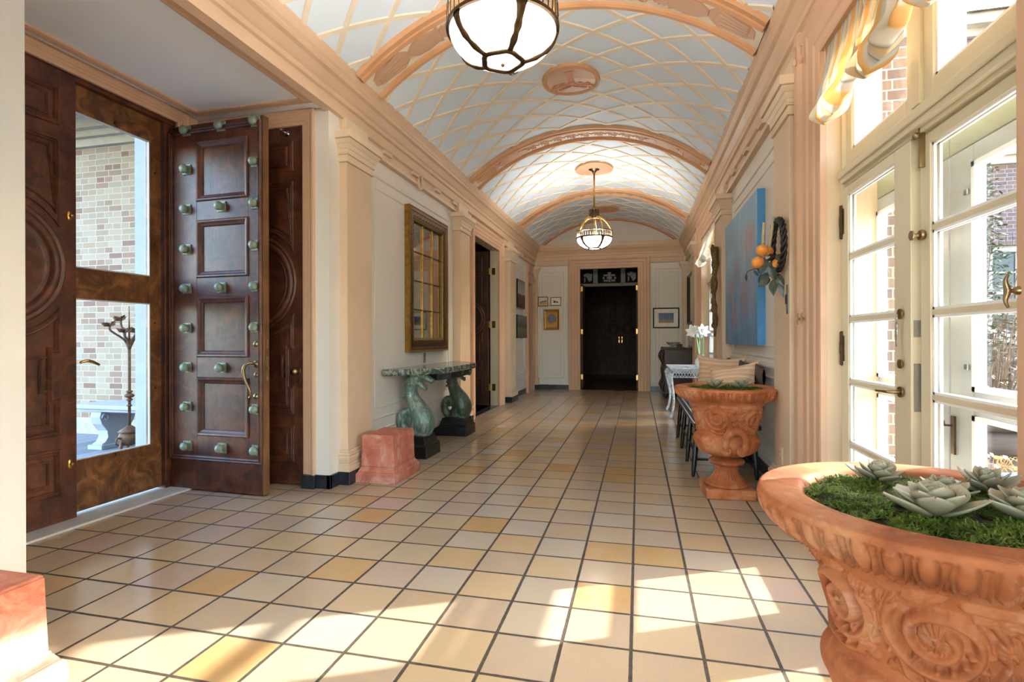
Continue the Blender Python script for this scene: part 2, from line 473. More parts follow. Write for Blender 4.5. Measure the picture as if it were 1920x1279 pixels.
def bronze():
    t = NT('bronze_green'); co = t.coords(); st = t.coords(scale=(1, 1, .35))
    col = t.ramp(t.noise(st, 16, 7, .7, 1.2), [(.3, lin((60, 72, 66))), (.48, lin((104, 126, 114))), (.66, lin((158, 172, 158)))])
    col = t.mix(t.math('MULTIPLY', t.ramp(t.noise(co, 7, 5), [(.6, (0, 0, 0)), (.75, (1, 1, 1))]), .5), col, lin((150, 140, 96)))
    t.bsdf(col, .4, .25, t.bump(t.noise(st, 40, 6), .6, .006)); MATS['bronze_green'] = t.m
    t = NT('bronze_dark'); co = t.coords(); st = t.coords(scale=(1, 1, .35))
    col = t.ramp(t.noise(st, 16, 7, .7, 1.2), [(.3, lin((40, 50, 42))), (.5, lin((72, 86, 70))), (.7, lin((116, 126, 106)))])
    t.bsdf(col, .4, .25, t.bump(t.noise(st, 40, 6), .6, .006)); MATS['bronze_dark'] = t.m
    t = NT('green_marble'); co = t.coords()
    v = t.noise(co, 7, 8, .7, 2.5)
    col = t.ramp(v, [(.3, lin((44, 56, 50))), (.5, lin((84, 98, 88))), (.56, lin((168, 176, 164))), (.62, lin((78, 92, 82))), (.8, lin((52, 62, 58)))])
    t.bsdf(col, .12, 0); MATS['green_marble'] = t.m
bronze()

def glass(name, tint=(1, 1, 1), refl=.12):
    t = NT(name)
    tr = t.n('ShaderNodeBsdfTransparent'); tr.inputs[0].default_value = (*tint, 1)
    gl = t.n('ShaderNodeBsdfGlossy'); gl.inputs['Roughness'].default_value = .02
    lw = t.n('ShaderNodeLayerWeight', i_Blend=.5)
    mx = t.n('ShaderNodeMixShader'); t.l(t.math('MULTIPLY_ADD', t.math('POWER', lw.outputs['Facing'], 4.0), .3, refl*.25), mx.inputs[0])
    t.l(tr.outputs[0], mx.inputs[1]); t.l(gl.outputs[0], mx.inputs[2]); t.l(mx.outputs[0], t.out.inputs[0])
    MATS[name] = t.m
glass('pane', (.97, .98, .98))
def mirror():
    t = NT('antique_mirror'); co = t.coords()
    f = t.noise(co, 5, 6, .7)
    col = t.ramp(f, [(.3, (.50, .47, .43)), (.7, (.70, .67, .62))])
    t.bsdf(col, t.ramp(f, [(.4, (.03,)*3), (.8, (.10,)*3)]), 1.0); MATS['antique_mirror'] = t.m
mirror()
def lamp_glass():
    t = NT('lamp_glass'); co = t.coords()
    tl = t.n('ShaderNodeBsdfTranslucent'); tl.inputs[0].default_value = (.26, .256, .25, 1)
    df = t.n('ShaderNodeBsdfDiffuse'); df.inputs[0].default_value = (.82, .82, .80, 1)
    em = t.n('ShaderNodeEmission'); em.inputs[0].default_value = (1, .95, .86, 1); em.inputs[1].default_value = .08
    a = t.n('ShaderNodeMixShader', i_Fac=.35); t.l(tl.outputs[0], a.inputs[1]); t.l(df.outputs[0], a.inputs[2])
    b = t.n('ShaderNodeAddShader'); t.l(a.outputs[0], b.inputs[0]); t.l(em.outputs[0], b.inputs[1])
    t.l(b.outputs[0], t.out.inputs[0]); MATS['lamp_glass'] = t.m
lamp_glass()

def moss_mat():
    t = NT('moss'); oi = t.n('ShaderNodeObjectInfo'); co = t.coords()
    f = t.noise(co, 28, 4)
    col = t.ramp(f, [(.3, lin((50, 68, 16))), (.5, lin((92, 120, 30))), (.66, lin((144, 156, 54))), (.75, lin((120, 100, 50)))])
    t.bsdf(col, .7); MATS['moss'] = t.m
    t = NT('succulent'); co = t.coords(kind='UV')
    sep = t.n('ShaderNodeSeparateXYZ'); t.l(co, sep.inputs[0])
    col = t.ramp(sep.outputs[1], [(0, lin((112, 110, 78))), (.5, lin((156, 150, 120))), (.9, lin((180, 172, 144))), (1, lin((200, 180, 156)))])
    t.bsdf(col, .5, 0); MATS['succulent'] = t.m
    t = NT('fruit'); co = t.coords()
    col = t.ramp(t.noise(co, 14, 4), [(.3, lin((206, 104, 38))), (.55, lin((226, 148, 60))), (.75, lin((196, 84, 40)))])
    t.bsdf(col, .5); MATS['fruit'] = t.m
    t = NT('bark'); co = t.coords(scale=(1, 1, .5))
    col = t.ramp(t.noise(co, 30, 7, .7, 1.5), [(.3, lin((54, 42, 24))), (.55, lin((120, 94, 54))), (.75, lin((160, 132, 84)))])
    t.bsdf(col, .8, 0, t.bump(t.noise(co, 40, 6), .9, .02)); MATS['bark'] = t.m
moss_mat()

def striped(name, stops, n, coord='UV', axis=0, warp=0, trans=0, rough=.85):
    t = NT(name); co = t.coords(kind=coord)
    sep = t.n('ShaderNodeSeparateXYZ'); t.l(co, sep.inputs[0])
    u = sep.outputs[axis]
    if warp: u = t.math('ADD', u, t.math('MULTIPLY', t.math('SUBTRACT', t.noise(co, 3, 2), .5), warp))
    f = t.math('FRACT', t.math('MULTIPLY', u, n))
    col = t.ramp(f, [(p, lin(c)) for p, c in stops], 'LINEAR' if trans else 'CONSTANT')
    b = t.bsdf(col, rough, 0)
    if trans:
        tl = t.n('ShaderNodeBsdfTranslucent'); t.l(col, tl.inputs[0])
        mx = t.n('ShaderNodeMixShader', i_Fac=trans); t.l(b.outputs[0], mx.inputs[1]); t.l(tl.outputs[0], mx.inputs[2]); t.l(mx.outputs[0], t.out.inputs[0])
    MATS[name] = t.m
striped('shade_cloth', [(0, (196, 146, 80)), (.16, (198, 152, 92)), (.2, (186, 178, 160)), (.34, (178, 180, 176)), (.38, (128, 122, 112)), (.42, (190, 182, 164)), (.6, (196, 164, 116)), (.64, (136, 128, 116)), (.7, (196, 188, 172)), (.9, (190, 178, 156)), (.94, (196, 146, 84))], 8, warp=.012, trans=.22)
striped('shade_white', [(0, (236, 230, 220)), (.3, (214, 206, 196)), (.5, (240, 236, 230)), (.8, (222, 204, 178))], 6, warp=.02, trans=.35)
striped('pillow_stripe', [(0, (222, 178, 142)), (.22, (216, 150, 96)), (.28, (228, 190, 156)), (.46, (240, 228, 214)), (.5, (226, 184, 150)), (.72, (168, 132, 110)), (.76, (228, 188, 152)), (.9, (226, 200, 176))], 4.2, axis=1)

def painting(name, build):
    t = NT(name); co = t.coords(kind='Generated'); build(t, co); MATS[name] = t.m
def _abstract(t, co):
    # generated: y along the wall, z up
    mp = t.n('ShaderNodeMapping'); t.l(co, mp.inputs[0]); mp.inputs['Scale'].default_value = (1, 4.2, 1.1)
    sep = t.n('ShaderNodeSeparateXYZ'); t.l(co, sep.inputs[0])
    st = t.noise(mp.outputs[0], 2.2, 7, .65, .6)
    blue = t.ramp(st, [(.3, lin((78, 136, 190))), (.5, lin((128, 172, 206))), (.7, lin((190, 208, 220)))])
    top = t.ramp(sep.outputs[2], [(.0, lin((60, 98, 156))), (.3, lin((94, 150, 196))), (.7, lin((172, 198, 216))), (1, lin((132, 182, 222)))])
    col = t.mix(.55, blue, top)
    mp2 = t.n('ShaderNodeMapping'); t.l(co, mp2.inputs[0]); mp2.inputs['Scale'].default_value = (1, 6, 1.6); mp2.inputs['Location'].default_value = (0, 3.1, 1.7)
    stk = t.ramp(t.noise(mp2.outputs[0], 2.2, 6, .62, .8), [(.38, (0, 0, 0)), (.62, (1, 1, 1))])
    m = None
    for a_, b_, sa, sb in ((.20, .72, .16, .16), (.80, .44, .14, .14), (.34, .34, .13, .20), (.66, .24, .12, .15), (.12, .40, .08, .22), (.55, .55, .07, .12)):
        p = t.math('POWER', t.math('DIVIDE', t.math('SUBTRACT', sep.outputs[1], a_), sa), 2.0); q = t.math('POWER', t.math('DIVIDE', t.math('SUBTRACT', sep.outputs[2], b_), sb), 2.0)
        d = t.math('MAXIMUM', t.math('SUBTRACT', 1.0, t.math('ADD', p, q)), 0.0)
        m = d if m is None else t.math('MAXIMUM', m, d)
    col = t.mix(t.math('MULTIPLY', t.math('MULTIPLY', m, stk), .95), col, lin((204, 100, 86)))
    mp3 = t.n('ShaderNodeMapping'); t.l(co, mp3.inputs[0]); mp3.inputs['Scale'].default_value = (1, 5, 1.3); mp3.inputs['Location'].default_value = (0, 1.1, 5)
    rust = t.ramp(t.noise(mp3.outputs[0], 2.4, 6, .7), [(.62, (0, 0, 0)), (.72, (1, 1, 1))])
    col = t.mix(t.math('MULTIPLY', rust, .6), col, lin((150, 104, 78)))
    t.bsdf(col, .5)
painting('art_abstract', _abstract)
simple('canvas_blue', (74, 142, 196), .6, var=.1, scale=6)
def _two(t, co):
    sep = t.n('ShaderNodeSeparateXYZ'); t.l(co, sep.inputs[0])
    z = t.math('ADD', sep.outputs[2], t.math('MULTIPLY', t.math('SUBTRACT', t.noise(co, 5, 4), .5), .12))
    t.bsdf(t.ramp(z, [(0, lin((62, 42, 36))), (.48, lin((78, 52, 44))), (.5, lin((168, 172, 166))), (.9, lin((138, 148, 146))), (1, lin((90, 100, 100)))]), .5)
painting('art_two_tone', _two)
def _land(t, co):
    sep = t.n('ShaderNodeSeparateXYZ'); t.l(co, sep.inputs[0])
    z = t.math('ADD', sep.outputs[2], t.math('MULTIPLY', t.math('SUBTRACT', t.noise(co, 4, 5), .5), .3))
    t.bsdf(t.ramp(z, [(0, lin((70, 80, 66))), (.4, lin((106, 112, 92))), (.52, lin((74, 66, 60))), (.66, lin((84, 92, 96))), (.9, lin((122, 132, 140)))]), .5)
painting('art_grey_land', _land)
def _field(t, co):
    sep = t.n('ShaderNodeSeparateXYZ'); t.l(co, sep.inputs[0])
    z = t.math('ADD', t.math('SUBTRACT', sep.outputs[2], t.math('MULTIPLY', sep.outputs[0], .25)), t.math('MULTIPLY', t.math('SUBTRACT', t.noise(co, 6, 4), .5), .1))
    t.bsdf(t.ramp(z, [(0, lin((206, 160, 84))), (.28, lin((222, 186, 110))), (.3, lin((92, 84, 66))), (.42, lin((120, 110, 90))), (.44, lin((226, 220, 206)))], 'CONSTANT'), .5)
painting('art_field', _field)
def _trees(t, co):
    sep = t.n('ShaderNodeSeparateXYZ'); t.l(co, sep.inputs[0])
    t.bsdf(t.ramp(sep.outputs[2], [(0, lin((150, 116, 60))), (.2, lin((176, 140, 78))), (.26, lin((128, 110, 80))), (.28, lin((126, 152, 186))), (.6, lin((88, 118, 160))), (1, lin((66, 92, 134)))]), .5)
painting('art_trees', _trees)
def _gold(t, co):
    t.bsdf(t.ramp(t.noise(co, 5, 6, .7), [(.3, lin((176, 112, 30))), (.7, lin((214, 152, 56)))]), .4)
painting('art_gold', _gold)
def white_blue():
    t = NT('painted_white'); co = t.coords()
    f = t.noise(co, 26, 6, .7, 1)
    t.bsdf(t.ramp(f, [(.34, lin((96, 118, 150))), (.46, lin((196, 208, 222))), (.6, lin((232, 236, 240)))]), .3); MATS['painted_white'] = t.m
    t = NT('bowl_china'); co = t.coords()
    t.bsdf(t.ramp(t.noise(co, 30, 3), [(.42, lin((126, 136, 140))), (.55, lin((206, 206, 196)))]), .2); MATS['bowl_china'] = t.m
    t = NT('rug'); co = t.coords()
    t.bsdf(t.ramp(t.noise(co, 9, 6), [(.35, lin((44, 20, 18))), (.6, lin((70, 40, 34))), (.75, lin((30, 30, 40)))]), .9); MATS['rug'] = t.m
    t = NT('wood_floor'); co = t.coords(scale=(8, .7, 1))
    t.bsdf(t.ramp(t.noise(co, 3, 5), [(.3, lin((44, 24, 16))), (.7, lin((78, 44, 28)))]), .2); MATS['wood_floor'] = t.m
white_blue()
M = MATS

# ================================================================== THE ROOM
XL, XR = -2.38, 1.05            # recessed wall panels
PL, PR = -2.28, 0.945           # pilaster faces
YE = 12.15                      # far wall
YN = -4.6                       # near wall, behind the camera
XC = -.670; LIP = 1.532; ZS = 3.30; RISE = .565
VR = (LIP*LIP+RISE*RISE)/(2*RISE); VZ = ZS+RISE-VR; VA = math.asin(LIP/VR)
def vault(s, y, h=0):
    a = s/VR; r = VR-h
    return (XC+r*math.sin(a), y, VZ+r*math.cos(a))

mb = MB(); mb.box(-3.42, 1.3, YN-.2, YE+.02, -.12, 0)
struct(mb.build('floor', M['floor_tile']), 'floor of square glazed clay tiles with dark grout', 'floor')

# --- long walls (openings: y0, y1, z0, z1)
mb = MB(); wall_x(mb, XL, -.14, 3.70, YE+.15, 0, 4.0, [(7.46, 8.99, 0, 2.76), (11.36, 11.97, 0, 2.44)])
mb.box(-2.52, -2.35, 3.69, 3.84, 0, 2.98)
struct(mb.build('wall_left', M['wall_cream']), 'cream panelled wall along the left side of the corridor', 'wall')
mb = MB(); mb.box(-2.6, -2.35, YN-.2, 1.583, 0, 4.0)
struct(mb.build('wall_left_near', M['wall_white']), 'white wall end at the left edge of the photo', 'wall')
mb = MB(); wall_x(mb, XR, .22, YN-.2, YE+.15, 0, 4.0, [(-4.0, -2.4, -.02, 2.82), (1.67, 3.34, -.02, 2.82), (7.52, 9.13, -.02, 2.82)])  # first opening is added behind the camera so sun bounces up to the vault
struct(mb.build('wall_right', M['wall_cream']), 'cream panelled wall along the right side with tall French windows', 'wall')
mb = MB(); wall_y(mb, YE, .16, -2.6, 1.3, 0, 4.0, [(-1.33, 0.025, 0, 2.79)])
struct(mb.build('wall_far', M['wall_cream']), 'cream end wall with the arched lunette above its cornice', 'wall')
mb = MB(); wall_y(mb, YN-.16, .16, -2.6, 1.3, 0, 4.0, [(-2.3, 1.0, 0.05, 3.2)])  # open centre is added to flood the corridor with daylight from behind the camera
struct(mb.build('wall_near', M['wall_cream']), 'wall behind the viewpoint', 'wall')
# --- entrance recess
mb = MB(); wall_x(mb, -3.55, -.30, 1.3, 3.9, 0, 3.2, [(1.76, 3.47, -.05, 2.90)])
struct(mb.build('wall_niche_back', M['peach_deep']), 'wall around the front door of the entrance recess', 'wall')
mb = MB(); wall_y(mb, 3.70, .14, -3.85, -2.36, 0, 3.2, [(-3.50, -2.57, 0, 2.88)])
struct(mb.build('wall_niche_far', M['wall_cream']), 'cream return wall beside the front door', 'wall')
mb = MB(); wall_y(mb, 1.583, -.14, -3.85, -2.36, 0, 3.2)
struct(mb.build('wall_niche_near', M['wall_white']), 'near return wall of the entrance recess', 'wall')
mb = MB(); mb.box(-3.7, -2.345, 1.45, 3.85, 2.985, 3.1); mb.box(-2.5, -2.33, 1.45, 3.85, 3.1, 4.0)
struct(mb.build('ceiling_niche', M['niche_ceiling']), 'flat pale grey ceiling of the entrance recess', 'ceiling')

# --- barrel vault
mb = MB(); mb.smooth = True
mb.grid(lambda u, v: vault((u*2-1)*VA*VR, YN-.2+(YE+.05-YN+.2)*v), 48, 30)
struct(mb.build('ceiling', M['vault_white']), 'pale blue white barrel vault', 'ceiling')

BAYS = [(-1.79, 1.11, -.34), (1.11, 4.06, 2.62), (4.06, 6.96, 5.47), (6.96, 9.82, 8.40), (9.82, 12.15, 11.08)]
HW = .225
def strip_on_vault(mb, pts, w, h, h0=0.0):
    """raised flat strip following (s, y) points on the vault"""
    n = len(pts); v = []
    for i in range(n):
        a = Vector(pts[max(i-1, 0)]); b = Vector(pts[min(i+1, n-1)])
        d = (b-a).normalized(); q = Vector((-d.y, d.x))*w/2; p = Vector(pts[i])
        for off, hh in ((-1, h0-.003), (-.75, h0+h), (.75, h0+h), (1, h0-.003)):
            v.append(vault(p.x+q.x*off, p.y+q.y*off, hh))
    f = []
    for i in range(n-1):
        for k in range(3): f.append((i*4+k, i*4+k+1, (i+1)*4+k+1, (i+1)*4+k))
    mb.add(v, f)
SMAX = VA*VR
DS, DY = .2965, .205
k_tr = 0
for (ya, yb, ym) in BAYS:
    mb = MB()
    lo, hi = (ya+HW, yb-HW) if yb < 12 else (ya+HW, yb)
    for sg in (1, -1):
        for k in range(-24, 24):
            y0 = ym+DY*(2*k+1)
            # y = y0 + sg*(DY/DS)*s
            s1, s2 = sorted(((lo-y0)*sg*DS/DY, (hi-y0)*sg*DS/DY))
            s1 = max(s1, -SMAX); s2 = min(s2, SMAX)
            if s2-s1 < .05: continue
            n = max(2, int((s2-s1)/.09))
            pts = [(s1+(s2-s1)*i/n, y0+sg*(DY/DS)*(s1+(s2-s1)*i/n)) for i in range(n+1)]
            strip_on_vault(mb, pts, .052, .011 if sg > 0 else .010)
    k_tr += 1
    struct(mb.build('trim_%d' % k_tr, M['lattice_cream']), 'cream rope lattice crossing the vault in diamonds', 'ceiling lattice', 'lattice of the vault bays')

def poly_on_vault(mb, pts, s0, y0, sx, sy, h0, h):
    n = len(pts)
    v = [vault(s0+a*sx, y0+b*sy, h0) for a, b in pts]+[vault(s0+a*sx, y0+b*sy, h0+h) for a, b in pts]
    f = [tuple(range(n)), tuple(range(2*n-1, n-1, -1))]+[(i, (i+1) % n, n+(i+1) % n, n+i) for i in range(n)]
    mb.add(v, f)
for yr in (1.11, 4.06, 6.96, 9.82):
    mb = MB()
    # cream field, then orange bead bands either side, then orange relief ornament
    mb.cur = 0
    strip_on_vault(mb, [(-SMAX+2*SMAX*i/40, yr) for i in range(41)], HW*1.7, .012)
    mb.cur = 1
    for dy, w_, h_ in ((-HW+.055, .13, .035), (HW-.04, .085, .032)):
        strip_on_vault(mb, [(-SMAX+2*SMAX*i/40, yr+dy) for i in range(41)], w_, h_)
        strip_on_vault(mb, [(-SMAX+2*SMAX*i/40, yr+dy+(.02 if dy < 0 else -.012)) for i in range(41)], w_*.45, h_+.014)
    mb.cur = 2
    yc = yr+.012
    for sd in (-1, 1):
        b = sd*SMAX
        # fluted shell foot
        for q in range(5):
            a0 = -.095+q*.038
            poly_on_vault(mb, [(.10, a0*.75), (.12, a0*.75+.026), (.34, a0*1.15+.034), (.37, a0*1.15+.016), (.34, a0*1.15)], b, yc, -sd, 1, .010, .018)
        poly_on_vault(mb, [(.06, -.05), (.05, .05), (.12, .11), (.36, .125), (.42, .06), (.44, 0), (.42, -.06), (.36, -.125), (.12, -.11)], b, yc, -sd, .8, .008, .010)
        # vase
        poly_on_vault(mb, [(.43, -.03), (.43, .03), (.50, .085), (.60, .10), (.70, .075), (.72, .09), (.74, .09), (.74, -.09), (.72, -.09), (.70, -.075), (.60, -.10), (.50, -.085)], b, yc, -sd, 1, .008, .018)
        # spray of leaves
        for q in range(-4, 5):
            a = q*.3; ca, sa = math.cos(a), math.sin(a); L = .17-.012*abs(q)
            poly_on_vault(mb, [(.74, 0), (.74+.5*L*ca-.02*sa, .5*L*sa*.75+.02*ca), (.74+L*ca, L*sa*.7), (.74+.5*L*ca+.02*sa, .5*L*sa*.75-.02*ca)], b, yc, -sd, 1, .008, .018)
    # running scrolls
    sc = np.arange(-.72, .73, .18)
    for i, s0 in enumerate(sc):
        for yy in (-.055, .055):
            hand = 1 if yy > 0 else -1
            pts = []
            for k in range(15):
                a = k/14*2.9*PI; r = .058*(1-k/14*.8)
                pts.append((s0+r*math.cos(a*hand+PI), yc+yy+r*math.sin(a*hand+PI)*.85))
            strip_on_vault(mb, pts, .013, .022)
            poly_on_vault(mb, [(.017*math.cos(q*PI/3), .017*math.sin(q*PI/3)) for q in range(6)], s0, yc+yy, 1, 1, .008, .016)
        strip_on_vault(mb, [(s0-.09, yc-.02), (s0-.03, yc+.02), (s0+.03, yc-.02), (s0+.09, yc+.02)], .012, .022)
    k_tr += 1
    struct(mb.build('trim_%d' % k_tr, [M['lattice_cream'], M['orange_tan'], M['peach_deep']]), 'orange transverse rib with vases and scrolls in relief', 'ceiling rib', 'ribs of the vault')
# arch moulding against the lunette
mb = MB()
strip_on_vault(mb, [(-SMAX+2*SMAX*i/48, YE-.06) for i in range(49)], .11, .035)
k_tr += 1
struct(mb.build('trim_%d' % k_tr, M['orange_deep']), 'orange arch moulding around the lunette', 'ceiling rib')

# oval ceiling medallions
def medallion(ym, relief):
    global k_tr
    mb = MB(); n = 40
    def el(r): return [(r*math.cos(2*PI*i/n), r*1.08*math.sin(2*PI*i/n)) for i in range(n)]
    mb.cur = 0; poly_on_vault(mb, el(.262), 0, ym, 1, 1, 0, .026)
    mb.cur = 1
    P = el(1.0)
    for i in range(n):
        a, b = P[i], P[(i+1) % n]
        v = []
        for p in (a, b):
            for r, h in ((.300, 0), (.295, .034), (.272, .042), (.25, .024)): v.append(vault(p[0]*r, ym+p[1]*r, h))
        mb.add(v, [(k, k+1, 5+k, 4+k) for k in range(3)])
    if relief:
        mb.cur = 2
        poly_on_vault(mb, [(-.035, .0), (-.03, .12), (-.05, .19), (.05, .19), (.03, .12), (.035, 0)], 0, ym, 1, -1, .02, .02)
        for sd in (-1, 1):
            strip_on_vault(mb, [(0, ym+.02), (sd*.06, ym+.08), (sd*.2, ym+.10)], .016, .012, .03)
            strip_on_vault(mb, [(0, ym-.02), (sd*.04, ym+.05), (0, ym+.1), (-sd*.12, ym+.15)], .016, .012, .03)
            for q in range(4):
                poly_on_vault(mb, [(0, 0), (.03, .018), (.06, 0), (.03, -.018)], sd*(.06+.035*q), ym+.06+.012*q+(.03 if q % 2 else -.02), sd, 1, .02, .018)
                poly_on_vault(mb, [(0, 0), (.03, .018), (.06, 0), (.03, -.018)], sd*(.05+.04*q), ym+.135+(.025 if q % 2 else -.015), sd, 1, .02, .018)
    k_tr += 1
    struct(mb.build('trim_%d' % k_tr, [M['peach_deep'], M['orange_tan'], M['orange_deep']]), None)
    return bpy.data.objects['trim_%d' % k_tr]
for ym, rl, lb in ((2.62, False, 'oval plaster medallion above the near pendant lamp'), (5.47, True, 'oval orange medallion with a torch and branches in relief'), (8.40, False, 'oval peach medallion holding the far pendant lamp'), (11.08, True, 'oval orange medallion nearest the lunette')):
    o = medallion(ym, rl); o['label'] = lb; o['category'] = 'ceiling medallion'

# --- cornice and frieze: (distance into the room, height)
CROWN = [(0, 2.955), (.065, 2.965), (.075, 3.045), (.095, 3.055), (.10, 3.085), (.085, 3.10), (.10, 3.115), (.135, 3.165), (.16, 3.18), (.17, 3.20), (.165, 3.215), (.18, 3.235), (.19, 3.29), (.19, 3.312), (.05, 3.33), (0, 3.33)]
FRIEZE = [(0, 2.845), (.05, 2.85), (.055, 2.872), (.04, 2.88), (.04, 2.955), (.06, 2.96), (.06, 2.975), (0, 2.975)]
def run(name, path, prof, mat, lab, closed=False):
    mb = MB(); mb.mould(path, prof, lambda u, v, h: (u, v, h), closed=closed)
    return struct(mb.build(name, mat, smooth=False), lab, 'cornice')
k = k_tr
run('trim_%d' % (k+1), [(XR, YN-.05), (XR, YE), (XL, YE), (XL, YN-.05)], CROWN, M['cornice_tan'], 'peach plaster crown cornice running round the corridor')
mb = MB()
FR = lambda u, v, h: (u, v, h)
mb.mould([(XR, YN), (XR, 1.36)], FRIEZE, FR)
mb.mould([(XR, 3.66), (XR, 7.18)], FRIEZE, FR)
mb.mould([(XR, 9.44), (XR, YE), (.25, YE)], FRIEZE, FR)
mb.mould([(-1.56, YE), (XL, YE), (XL, 9.16)], FRIEZE, FR)
mb.mould([(XL, 7.30), (XL, 3.84)], FRIEZE, FR)
# raised blocks of the frieze (guttae strips)
for y in (4.55, 5.2, 5.85, 6.45, 10.2, 10.9): 
    mb.box(XL, XL+.072, y, y+.16, 2.915, 2.95); mb.box(XR, XR-.072, y+.1, y+.26, 2.915, 2.95)
for x in (-2.05, .5): mb.box(x, x+.2, YE, YE-.07, 2.905, 2.93)
k += 2
struct(mb.build('trim_%d' % k, M['peach']), 'peach frieze band under the crown cornice', 'cornice')
# plaster ring on the left frieze
mb = MB(); mb.tube([(XL+.055, 5.42+.055*math.cos(a), 2.90+.085*math.sin(a)) for a in [2*PI*i/20 for i in range(20)]], .016, 8, closed=True)
k += 1
struct(mb.build('trim_%d' % k, M['peach'], smooth=True), 'plaster ring on the left frieze above the gilt mirror', 'ornament')

# --- pilasters
def pilaster(side, y0, y1, i, lab):
    mb = MB()
    sg = 1 if side == 'L' else -1
    wall, face = (XL, PL) if side == 'L' else (XR, PR)
    def ring(z0, z1, p):
        mb.box(wall-sg*.03, face+sg*p, y0-p, y1+p, z0, z1)
    mb.cur = 0
    ring(.105, .16, .034)
    for z0, z1, p in ((.16, .175, .030), (.175, .195, .022), (.195, .21, .030), (.21, .235, .036), (.235, .255, .028), (.255, .275, .014)): ring(z0, z1, p)
    ring(.275, 2.60, 0)
    mb.cur = 1
    for z0, z1, p in ((2.60, 2.615, .016), (2.615, 2.66, .010), (2.66, 2.672, .022)): ring(z0, z1, p)
    cx_, cy_ = (wall-sg*.03+face)/2, (y0+y1)/2; hx, hy = abs(face-wall+sg*.03)/2, (y1-y0)/2
    for z0, z1, p, q in ((2.672, 2.70, .018, .024), (2.70, 2.735, .024, .040), (2.735, 2.765, .040, .062)): mb.frustum(cx_, cy_, z0, z1, hx+p, hy+p, hx+q, hy+q)
    ring(2.765, 2.775, .056); ring(2.775, 2.835, .072)
    ring(2.835, 2.97, -.02)
    mb.cur = 2
    ring(0, .105, .036)
    return struct(mb.build('trim_%d' % i, [M['peach'], M['peach_light'], M['base_black']], bevel=.004), lab, 'pilaster')
pil = [('L', 3.84, 4.245, 'peach pilaster beside the far terracotta plinth'), ('L', 6.62, 7.04, 'peach pilaster behind the far end of the console table'),
       ('L', 9.42, 9.86, 'peach pilaster left of the two stacked canvases'), ('L', 12.06, 12.15, 'corner pilaster sliver at the left end of the far wall'),
       ('R', 3.72, 4.12, 'peach pilaster that carries the fruit wreath'), ('R', 6.55, 7.02, 'peach pilaster carrying the gnarled bark'),
       ('R', 9.62, 10.05, 'peach pilaster right of the window by the white flowers'), ('R', 12.06, 12.15, 'corner pilaster sliver at the right end of the far wall'),
       ('R', .9, 1.3, 'pilaster on the near side of the French doors')]
for p in pil:
    k += 1; pilaster(p[0], p[1], p[2], k, p[3])

# --- black tile baseboards
mb = MB()
def bb_x(x, sg, y0, y1): mb.box(x-sg*.02, x+sg*.016, y0, y1, 0, .105)
bb_x(XL, 1, 4.28, 6.58); bb_x(XL, 1, 7.08, 7.30); bb_x(XL, 1, 9.15, 9.40); bb_x(XL, 1, 9.90, 11.22)
mb.box(-2.368, -2.334, 3.674, 3.80, 0, .105); mb.box(-2.46, -2.334, 3.674, 3.70, 0, .105)
mb.box(-2.575, -2.46, 3.645, 3.70, 0, .105)
struct(mb.build('baseboard_left', M['base_black'], bevel=.003), 'black tile baseboard of the left wall', 'baseboard')
mb = MB(); bb_x(XR, -1, -2.3, .86); bb_x(XR, -1, 4.16, 6.5); bb_x(XR, -1, 7.06, 7.2); bb_x(XR, -1, 9.44, 9.58); bb_x(XR, -1, 10.09, 12.05)
struct(mb.build('baseboard_right', M['base_black'], bevel=.003), 'black tile baseboard of the right wall', 'baseboard')
mb = MB(); mb.box(XL+.1, -1.56, YE-.016, YE+.02, 0, .105); mb.box(.25, XR-.1, YE-.016, YE+.02, 0, .105)
struct(mb.build('baseboard_far', M['base_black'], bevel=.003), 'black tile baseboard of the end wall', 'baseboard')

# --- wall panel mouldings
mb = MB()
L_ = plane_x(XL, 1); R_ = plane_x(XR, -1); E_ = plane_y(YE, -1)
for (a, b) in ((4.38, 6.48), (10.0, 11.1)):
    panel_mould(mb, a, b, .42, 2.70, L_); panel_mould(mb, a+.09, b-.09, .52, 2.58, L_, .014, .008)
    panel_mould(mb, a, b, .16, .33, L_, .018, .01)
struct(mb.build('trim_%d' % (k+1), M['wall_cream']), 'slim panel mouldings on the left wall', 'panel moulding')
mb = MB()
for (a, b) in ((4.26, 6.42), (10.2, 11.95)):
    panel_mould(mb, a, b, 1.0, 2.70, R_); panel_mould(mb, a+.1, b-.1, 1.1, 2.58, R_, .014, .008)
    mb.box(XR, XR-.022, a-.12, b+.1, .93, .965); panel_mould(mb, a, b, .42, .86, R_, .02, .01); panel_mould(mb, a, b, .16, .33, R_, .018, .01)
struct(mb.build('trim_%d' % (k+2), M['wall_cream']), 'slim panel mouldings and dado rail on the right wall', 'panel moulding')
mb = MB()
for (a, b) in ((-2.26, -1.66), (.36, .93)):
    panel_mould(mb, a, b, .25, 2.72, E_, .02, .01); panel_mould(mb, a+.07, b-.07, .33, 2.64, E_, .014, .008)
struct(mb.build('trim_%d' % (k+3), M['wall_cream']), 'slim panel mouldings on the end wall', 'panel moulding')
k += 3

